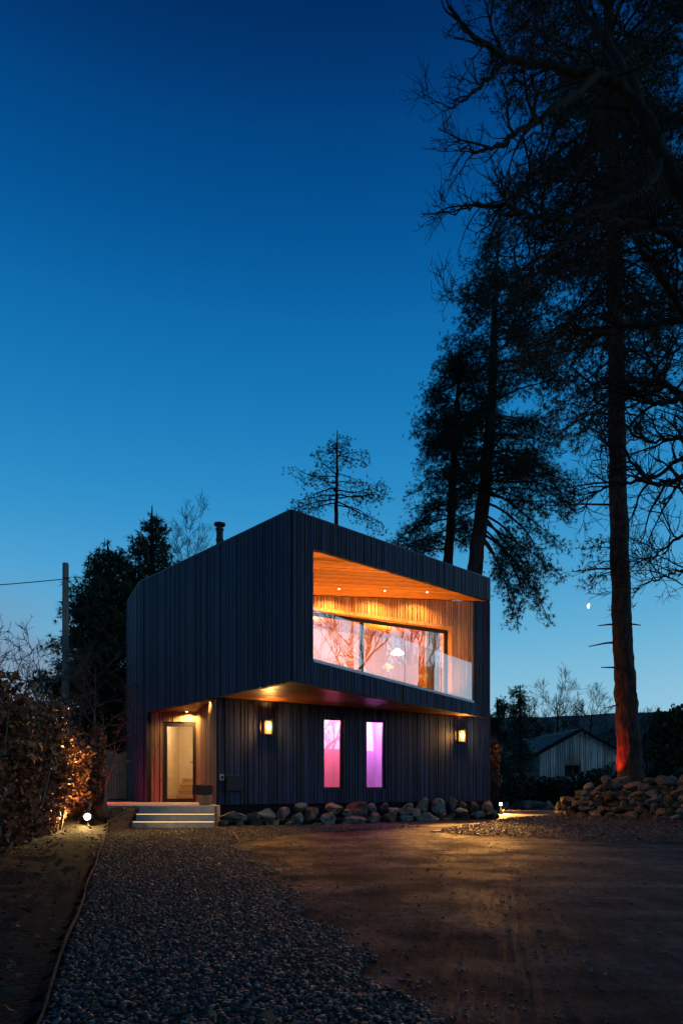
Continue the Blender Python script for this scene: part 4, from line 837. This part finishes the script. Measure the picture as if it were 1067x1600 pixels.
brB = rb(61, 125, .33, .995, lambda f, c: ip(f, [.33, .5, .62, .75, .9, 1], [2.8, 2.6, 2.5, 2.2, 1.6, .4]) * (1.0 if c < 0 else .7), (-.2, .3), (.2, .8), None, (.5, 1.2))
conifer('pine_tree', 'slimmer pine behind the roof beside the leaning pine', trB, .26, brB, 62, 'pine_needle', 'bark_pine', (11, .20, .019), fill=2, trunk_prof=([0, .4, 1], [.3, .2, .03]), hang=.2, step=.19)
# thin ragged larch behind the roof
tL = pts([(522, 1258), (524, 1000), (525, 840), (526, 760), (527, 672)], 34, -.1)
brL = [(.94, 3.1, .5, .5, -.3), (.93, .2, .5, .4, -.2), (.90, PI, 1.1, .2, -.3), (.885, 0, 1.4, .1, -.5), (.885, .4, 1.5, .2, -.2), (.86, 2.2, .8, .2, .2), (.83, 5, .8, .2, .1), (.80, PI, 1.6, .7, -.6), (.79, 2.9, 1.5, .2, .3), (.765, 3.3, 2.4, .1, .5), (.81, .1, 1.4, 0, .2), (.77, 0, 1.6, .3, .3), (.74, 3.0, 2.4, .0, .5), (.73, .1, 2.4, .1, -.3), (.71, .2, 2.6, 0, -.5), (.70, 3.1, 2.2, .1, .5), (.69, -.3, 2.5, -.1, .2), (.72, 4.5, 1.8, 0, .4), (.68, 3.5, 2.4, 0, .4), (.67, 0, 2.8, -.1, .2), (.75, 1.6, 1.8, .1, .4), (.66, 2.8, 2.2, 0, .4), (.65, .2, 2.5, -.2, .2)]
brL += [(.96 - .02 * i, 1.3 * i, .45, .4, -.2) for i in range(6)]
conifer('larch_tree', 'thin ragged conifer poking up behind the front corner of the roof', tL, .16, brL, 72, 'pine_needle', 'bark_dark', (7, .14, .03), step=.2, hang=.6, dens=.85, sub_len=.45, fill=2, wig=.15)
# spruces on the left
def spruce(lst, Y, seed, label, width, n=150, pw=.95):
    tr = pts(lst, Y, -.1); br = rb(seed, n, .06, .995, lambda f, c: max(.15, width * (1 - f) ** pw), (-.15, .15), (-.35, .1), None, (.6, 1.15), .85)
    conifer('spruce_tree', label, tr, .3, br, seed + 1, 'spruce_needle', 'bark_dark', (10, .27, .042), step=.17, hang=.5, fill=1, group='spruces behind the house')
spruce([(235, 1258), (236, 1000), (238, 790)], 31, 80, 'tall dark spruce rising behind the side wall of the house', 4.6, 230)
spruce([(178, 1258), (176, 1000), (168, 843)], 29.5, 84, 'broad dark spruce between the wooden pole and the house', 4.6, 210)
spruce([(140, 1258), (140, 1100), (140, 930)], 28, 88, 'lower dark spruce directly behind the wooden pole', 4.0, 110)
# bare trees
BC = dict(n=[7, 6, 5], len=[1.4, .75, .35], rad=[.022, .010, .006], rmin=.006, ang=(.3, .75), up=[.25, .3, .3], lift=[.05, .06, .06], seg=[6, 4, 3], wig=.13)
BM = dict(BC); BM['n'] = [6, 5, 3]; BF = dict(BC); BF['n'] = [8, 6, 4]; BF['ang'] = (.35, .9); BF['up'] = [.12, .15, .15]
def scaled(cfg, k, rmin): c = dict(cfg); c['len'] = [x * k for x in cfg['len']]; c['rmin'] = rmin; c['rad'] = [max(x * k, rmin) for x in cfg['rad']]; return c
g = at(297, 1258, 36); bare_tree('birch_tree', 'slender bare birch beside the flue behind the roof', (g[0], 36, 0), 15.6, .09, 90, scaled(BF, .8, .0055), 16, spread=.36, t_fork=.5)
for px, Y, h, sd, lb in ((868, 78, 13.0, 91, 'wide bare tree behind the ridge of the barn'), (925, 82, 12.2, 92, 'bare tree behind the barn gable beside the tall pine'), (1008, 84, 9.8, 93, 'small bare tree between the tall pine and the dark evergreen'), (820, 80, 10.5, 94, 'bare tree behind the far end of the barn roof')):
    g = at(px, 1258, Y); bare_tree('bare_tree', lb, (g[0], Y, 0), h, .32, sd, scaled(BF, 1.7, .0115), 17, spread=.9, t_fork=.1)
SC = dict(n=[7, 5, 4], len=[1.1, .5, .25], rad=[.02, .010, .006], rmin=.006, ang=(.4, 1.1), up=[.1, .15, .2], lift=[.02, .03, .04], seg=[7, 5, 3], wig=.22)
g = at(150, 1258, 21); bare_tree('hazel_shrub', 'bare mossy shrub before the dark spruces beside the pole', (g[0], 21, .0), 5.3, .09, 95, SC, 12, 'bark_mossy', spread=.75, t_fork=.2)
g = at(60, 1258, 18.5); bare_tree('hazel_shrub', 'bare twiggy shrub rising out of the beech hedge', (g[0], 18.5, .0), 5.0, .09, 96, SC, 12, 'bark_mossy', spread=.95, t_fork=.2)
g = at(-75, 1258, 13); bare_tree('hazel_shrub', 'bare branches reaching in above the beech hedge', (g[0], 13, .0), 4.6, .09, 97, SC, 10, 'bark_mossy', spread=.9, t_fork=.3)
# bare trees and a pine that the balcony window mirrors, off to the right
for x, y, h, sd in ((19, 13, 12, 101), (25, 21, 14, 102), (31, 8, 13, 103), (22, 4, 12, 104), (36, 17, 14, 105)):
    bare_tree('bare_tree', 'bare tree across the drive mirrored in the balcony window', (x, y, 0), h, .42, sd, scaled(BM, 1.5, .024), 10, spread=.65, t_fork=.15, group='trees across the drive')
# leafy masses
def leaf_cloud(B, r, blobs, n, size, shell=.55):
    vol = np.array([b[3] * b[4] * b[5] for b in blobs]) ** .67; vol /= vol.sum()
    for b, w_ in zip(blobs, vol):
        m = int(n * w_) + 1; d = r.normal(0, 1, (m, 3)); d /= np.linalg.norm(d, axis=1)[:, None]; rr = (shell + (1 - shell) * r.random(m) ** .6) * (1 + .16 * np.sin(d[:, 0] * 7 + b[0]) * np.sin(d[:, 2] * 6 + b[1]))
        leaves(B, np.array(b[:3]) + d * rr[:, None] * np.array(b[3:6]), size, r)
def shrub(name, label, loc, blobs, n, size, mat, seed, cat='shrub', group=None, stems=7):
    r = np.random.default_rng(seed); t = thing(name, label, cat, loc, group); S = Bulk(); B = Bulk()
    for b in blobs:
        for k in range(stems):
            e = np.array(b[:3]) + r.normal(0, .35, 3) * np.array(b[3:6]); s = np.array([loc[0] * .35 + b[0] * .65 + r.normal(0, .1), loc[1] * .35 + b[1] * .65 + r.normal(0, .1), loc[2] - .05]); chain(S, spl([s, (s + e) / 2 + r.normal(0, .12, 3), e], 8), np.linspace(.03, .008, 8), 4)
    S.build('stem', 'bark_dark', t); leaf_cloud(B, r, blobs, n, size); B.build('foliage', mat, t); return t
# beech hedge on the left
r = np.random.default_rng(120); hedge = thing('beech_hedge', 'copper-leaved beech hedge lining the soil bed, glowing beside the spotlight', 'hedge', (-5.6, 12, 0))
ha, hb = np.array([-3.75, 6.6]), np.array([-6.15, 16.4]); hd = hb - ha; hl = np.hypot(*hd); hx = hd / hl; hn = np.array([hx[1], -hx[0]])
if hn[0] < 0: hn = -hn
n = 46000; s = r.uniform(-.25, 1.02, n) * hl; hh = r.random(n) ** .85; top = 2.15 + .22 * np.sin(s * 1.3) + .14 * np.sin(s * 3.1 + 1) + .10 * np.sin(s * 6.7)
dep = -np.abs(r.normal(0, .38, n)) ; face = .0 + .16 * np.sin(s * 2.1 + hh * 3) + .12 * np.sin(s * 5.3 + hh * 7 + 1) + .07 * np.sin(hh * 17 + s * 3); low_ = .35 * (1 - np.clip(hh * 3, 0, 1))
onTop = r.random(n) < .2; dep[onTop] = -r.uniform(0, 1.1, onTop.sum()); hh[onTop] = 1 + r.normal(0, .05, onTop.sum())
xy = ha[None] + hx[None] * s[:, None] + hn[None] * (dep + face - low_)[:, None]; zz = .10 + hh * (top - .1)
endm = (s > hl * .97) & (r.random(n) < .0)
c = np.c_[xy, zz]; B = Bulk(); leaves(B, c, .042, r); B.build('foliage', 'beech_leaf', hedge, base=(-5.6, 12, 0))
S = Bulk()
for i in range(90):
    s0 = r.uniform(-.1, 1.0) * hl; p = ha + hx * s0 - hn * r.uniform(.25, .9); q_ = p + hn * r.uniform(-.2, .55) + hx * r.normal(0, .3); tp = 2.0 + r.uniform(-.2, .55)
    m_ = (p + q_) / 2 + r.normal(0, .1, 2); pp_ = spl([(*p, -.05), (*m_, tp * .5), (*q_, tp)], 8); chain(S, pp_, np.linspace(.028, .006, 8), 4)
    twigs(S, r, pp_, np.linspace(.02, .006, 8), 0, dict(n=[5], len=[.55], rad=[.008], rmin=.004, ang=(.4, 1.1), up=[.1], lift=[.02], seg=[5], wig=.2))
S.build('stem', 'bark_mossy', hedge, base=(-5.6, 12, 0))
# pale mossy stems that show in the hedge
# smaller beech behind, caught by the red lamp
shrub('beech_shrub', 'small beech shrub with red lit leaves before the wooden gate', (*at(152, 1258, 18.6)[:2], .1), [(*at(150, 1195, 18.6), .30, .4, .65), (*at(154, 1150, 18.6), .22, .3, .35), (*at(150, 1235, 18.6), .2, .3, .4)], 1500, .042, 'beech_leaf', 130)
# copper hedge at the far house corner
shrub('beech_shrub', 'narrow copper beech at the far corner of the house', (*at(773, 1258, 29)[:2], 0), [(*at(770, 1180, 29), .30, .8, .8), (*at(771, 1220, 29), .26, .8, .7)], 3000, .05, 'beech_leaf', 131)
# dark shrubs before the barn
for i, (px, py, Y, rx, rz_) in enumerate(((800, 1226, 35, 1.3, .6), (838, 1228, 36, 1.2, .5), (868, 1230, 35, .9, .55), (905, 1226, 34, 1.1, .6), (940, 1222, 33, 1.1, .7), (968, 1216, 32, 1.0, .8))):
    g = at(px, py, Y); shrub('evergreen_shrub', 'dark dense shrub in the bed before the barn', (g[0], Y, 0), [(g[0], Y, g[2], rx, rx, rz_), (g[0] + .3, Y + .2, g[2] - .5, rx, rx, rz_), (g[0] - .4, Y, .6, rx, rx, .7)], 2600, .075, 'ivy_leaf', 140 + i, 'shrub', 'dark shrubs before the barn', 4)
# dark evergreens right of the tall pine
for i, (px, py, Y, rx, rz_, lb) in enumerate(((1040, 1165, 34, 1.0, 1.6, 'dark bushy evergreen behind the dry stone wall'), (1085, 1160, 33, 1.3, 1.9, 'dark broad evergreen beside the bushy evergreen'))):
    g = at(px, py, Y); shrub('evergreen_tree', lb, (g[0], Y, 0), [(g[0], Y, g[2], rx, rx, rz_), (g[0] - .3, Y, g[2] + .9, rx * .5, rx * .6, .9), (g[0] + .5, Y, g[2] + 1.1, rx * .45, rx * .6, .9), (g[0], Y, 1.0, rx * 1.25, rx, 1.2)], 5200, .085, 'ivy_leaf', 150 + i, 'tree', None, 5)
tW = pts([(812, 1258), (812, 1160), (812, 1070)], 38, -.1)
conifer('cypress_tree', 'small drooping evergreen between the house and the barn', tW, .1, rb(160, 60, .25, .99, lambda f, c: .3 + .6 * (1.05 - f), (-.2, .3), (.6, 1.3)), 161, 'pine_needle', 'bark_dark', (8, .18, .03), hang=.7, step=.2)
tW = pts([(781, 1258), (779, 1160), (776, 1090)], 36, -.1)
conifer('cypress_tree', 'slim evergreen close behind the far house corner', tW, .1, rb(162, 55, .2, .99, lambda f, c: .3 + .75 * (1.05 - f), (-.2, .3), (.6, 1.3)), 163, 'pine_needle', 'bark_dark', (8, .18, .03), hang=.6, step=.2)

# ------------------------------------------------------------------ pole, wire, gate, barn
g = at(103, 1095, 26)
pole = thing('utility_pole', 'weathered wooden utility pole between hedge and spruces', 'pole', (g[0], 26, 0)); zt = at(103, 880, 26)[2]
lathe('post', g[0], 26, [(.16, -.1), (.135, 3), (.112, zt - .02), (.10, zt)], 'pole_wood', pole, 16)
w0 = at(99, 904, 26); B = Bulk(); sg = [np.array([w0[0] + .03 - 14 * t, 26 - 4 * t, w0[2] - .02 - 1.6 * t + 1.2 * (t - .5) ** 2 - .3]) for t in np.linspace(0, 1, 16)]
chain(B, sg, [.018] * 16, 5); tag(B.build('overhead_wire', 'black_metal'), 'thin overhead wire running from the wooden pole', 'wire')
box('bracket', g[0] - .03, g[0] + .22, 25.86, 25.90, zt - .62, zt - .58, 'black_metal', pole)
gate = thing('garden_gate', 'pale wooden boarded gate at the side of the house', 'gate', (*at(182, 1228, 24.5)[:2], .45))
gx0, gx1 = at(170, 0, 24.5)[0], at(202, 0, 24.5)[0]; nb = 7
for i in range(nb):
    a = gx0 + (gx1 - gx0) * i / nb; bz = at(0, 1178 - 2 * abs(i - 3), 24.5)[2]; box('board', a + .008, a + (gx1 - gx0) / nb - .008, 24.46, 24.49, .55, bz, 'gate_wood', gate)
for z_ in (.85, 1.75): box('rail', gx0, gx1, 24.491, 24.53, z_, z_ + .09, 'gate_wood', gate)
v, f = [(gx0 + .05, 24.43, 1.72), (gx0 + .05, 24.43, 1.62), (gx1 - .05, 24.43, .92), (gx1 - .05, 24.43, 1.02), (gx0 + .05, 24.457, 1.72), (gx0 + .05, 24.457, 1.62), (gx1 - .05, 24.457, .92), (gx1 - .05, 24.457, 1.02)], [(0, 1, 2, 3), (4, 7, 6, 5), (0, 4, 5, 1), (1, 5, 6, 2), (2, 6, 7, 3), (3, 7, 4, 0)]
pyd('brace', v, f, 'gate_wood', gate); box('gate_post', gx0 - .14, gx0 - .01, 24.45, 24.57, .45, 2.3, 'gate_wood', gate)
v, f = prism([(-9.9, 23.25), (-7.2, 23.3), (-7.2, 26), (-10, 26)], -.05, .5); tag(pyd('side_yard', v, f, 'soil'), kind='structure')
# barn
barn = thing('barn', 'low grey boarded barn with dark slate roof and small window', 'barn', (14.9, 43, 0))
bx0, bx1, by = 12.45, 17.5, 43.0; bm_ = (bx0 + bx1) / 2; ze, zr = Z(2.15), Z(3.55)
zg_ = lambda x: ze + (zr - ze) * (1 - abs(x - bm_) / ((bx1 - bx0) / 2)) - .06
B = Bulk(); x = bx0; rr_ = random.Random(3); wx0, wx1, wz0, wz1 = 14.05, 14.95, Z(.62), Z(1.32)
while x < bx1 - .01:
    e = min(x + rr_.uniform(.11, .17), bx1); d_ = rr_.uniform(0, .02)
    segs = [(0, None)] if e < wx0 or x > wx1 else [(0, wz0), (wz1, None)]
    for lo, hi in segs:
        V = boxv(x + .006, e - .006, by - .03 - d_, by, lo, 1); V = [(a, b, (lo if k < 4 else (hi if hi else zg_(a)))) for k, (a, b, c_) in enumerate(V)]; B.add(V, BOXF)
    x = e
w = B.build('gable_cladding', 'grey_board', barn)
v = [(bx0, by + .002, 0), (bx1, by + .002, 0), (bx1, by + .002, ze - .07), (bm_, by + .002, zr - .08), (bx0, by + .002, ze - .07)]; v += [(a - 1.3, b + 19, c_) for a, b, c_ in v]
pyd('wall', v, [(0, 1, 2, 3, 4), (9, 8, 7, 6, 5), (0, 4, 9, 5), (1, 6, 7, 2)], 'rock_grey', barn)
win_ = box('window', wx0 + .01, wx1 - .01, by - .06, by - .001, wz0 + .01, wz1 - .01, 'black_metal', barn)
for k in range(2): pyd('pane', [(wx0 + .06 + .43 * k, by - .062, wz0 + .06), (wx0 + .41 + .43 * k, by - .062, wz0 + .06), (wx0 + .41 + .43 * k, by - .062, wz1 - .06), (wx0 + .06 + .43 * k, by - .062, wz1 - .06)], [(0, 1, 2, 3)], 'window_glass', win_)
B = Bulk(); nrow = 14
for sgn in (-1, 1):
    for k in range(nrow):
        for y0 in np.arange(by - .35, by + 19.3, .5):
            f0, f1 = k / nrow, (k + 1.25) / nrow; half = (bx1 - bx0) / 2 + .35
            def pt(f_, y, lift): return (bm_ + sgn * half * f_ - max(0, y - by) * .07, y, zr + .05 - (zr - ze) * f_ * half / ((bx1 - bx0) / 2) + lift)
            j = rr_.uniform(0, .012); yy = y0 + (.25 if k % 2 else 0)
            V = [pt(f0, yy, .0), pt(f0, yy + .49, .0), pt(f1, yy + .49, .05 + j), pt(f1, yy, .05 + j), pt(f0, yy, .015), pt(f0, yy + .49, .015), pt(f1, yy + .49, .065 + j), pt(f1, yy, .065 + j)]; B.add(V, BOXF)
rf = B.build('roof', 'slate', barn); rf['kind'] = 'stuff'
for sgn in (-1, 1):
    half = (bx1 - bx0) / 2 + .36; xe = bm_ + sgn * half; zz_ = zr - (zr - ze) * half / ((bx1 - bx0) / 2)
    pyd('bargeboard', [(bm_, by - .36, zr - .14), (xe, by - .36, zz_ - .14), (xe, by - .30, zz_ - .14), (bm_, by - .30, zr - .14), (bm_, by - .36, zr + .06), (xe, by - .36, zz_ + .06), (xe, by - .30, zz_ + .06), (bm_, by - .30, zr + .06)], BOXF, 'charred_back', barn)

# ------------------------------------------------------------------ coloured garden lamps
tr0 = np.array(trk[0]); rp = (tr0[0] - .85, tr0[1] - .12, .95)
spotlight(rp, (tr0[0] - .2, tr0[1], 3.4), 'red garden uplight hidden behind the dry stone wall', 650, (1, .02, .015), 'red_lens', 'coloured garden lights', 0, 60, .06)
spotlight((-7.15, 19.9, .66), (-5.95, 20.9, 1.2), 'red garden light at the foot of the house side wall', 160, (1, .015, .015), 'red_lens', 'coloured garden lights', .3, 120, .04)
spotlight((-8.1, 22.3, .66), (-7.2, 23.3, 1.2), 'green garden light at the rear end of the side wall', 14.0, (.03, 1, .12), 'green_lens', 'coloured garden lights', 0, 90, .04)

# ------------------------------------------------------------------ moon: half lit disc
mp_ = at(920.5, 947, 4000.); mr_ = 14.5
me = bpy.data.meshes.new('moon'); v, f = ico(5); me.from_pydata((v * mr_ + mp_).tolist(), [], f)
m, nt, b = nodes('moon_surface'); N = nt.nodes.new; L = nt.links.new
tc = N('ShaderNodeTexCoord'); dt = N('ShaderNodeVectorMath'); dt.operation = 'DOT_PRODUCT'; L(tc.outputs['Object'], dt.inputs[0]); dt.inputs[1].default_value = (-.97 / mr_, .1 / mr_, .1 / mr_)
mr1 = N('ShaderNodeMapRange'); L(dt.outputs['Value'], mr1.inputs[0]); mr1.inputs[1].default_value = .0; mr1.inputs[2].default_value = .25; mr1.inputs[3].default_value = 0; mr1.inputs[4].default_value = 1.6
em = N('ShaderNodeEmission'); em.inputs[0].default_value = (1, .93, .85, 1); L(mr1.outputs[0], em.inputs[1]); tp_ = N('ShaderNodeBsdfTransparent'); ad = N('ShaderNodeAddShader'); L(em.outputs[0], ad.inputs[0]); L(tp_.outputs[0], ad.inputs[1]); L(ad.outputs[0], nt.nodes['Material Output'].inputs[0]); nt.nodes.remove(b)
tag(add_mesh('moon', me, 'moon_surface', base=tuple(mp_), smooth=True), 'small half moon in the blue sky beside the tall pine trunk', 'moon')
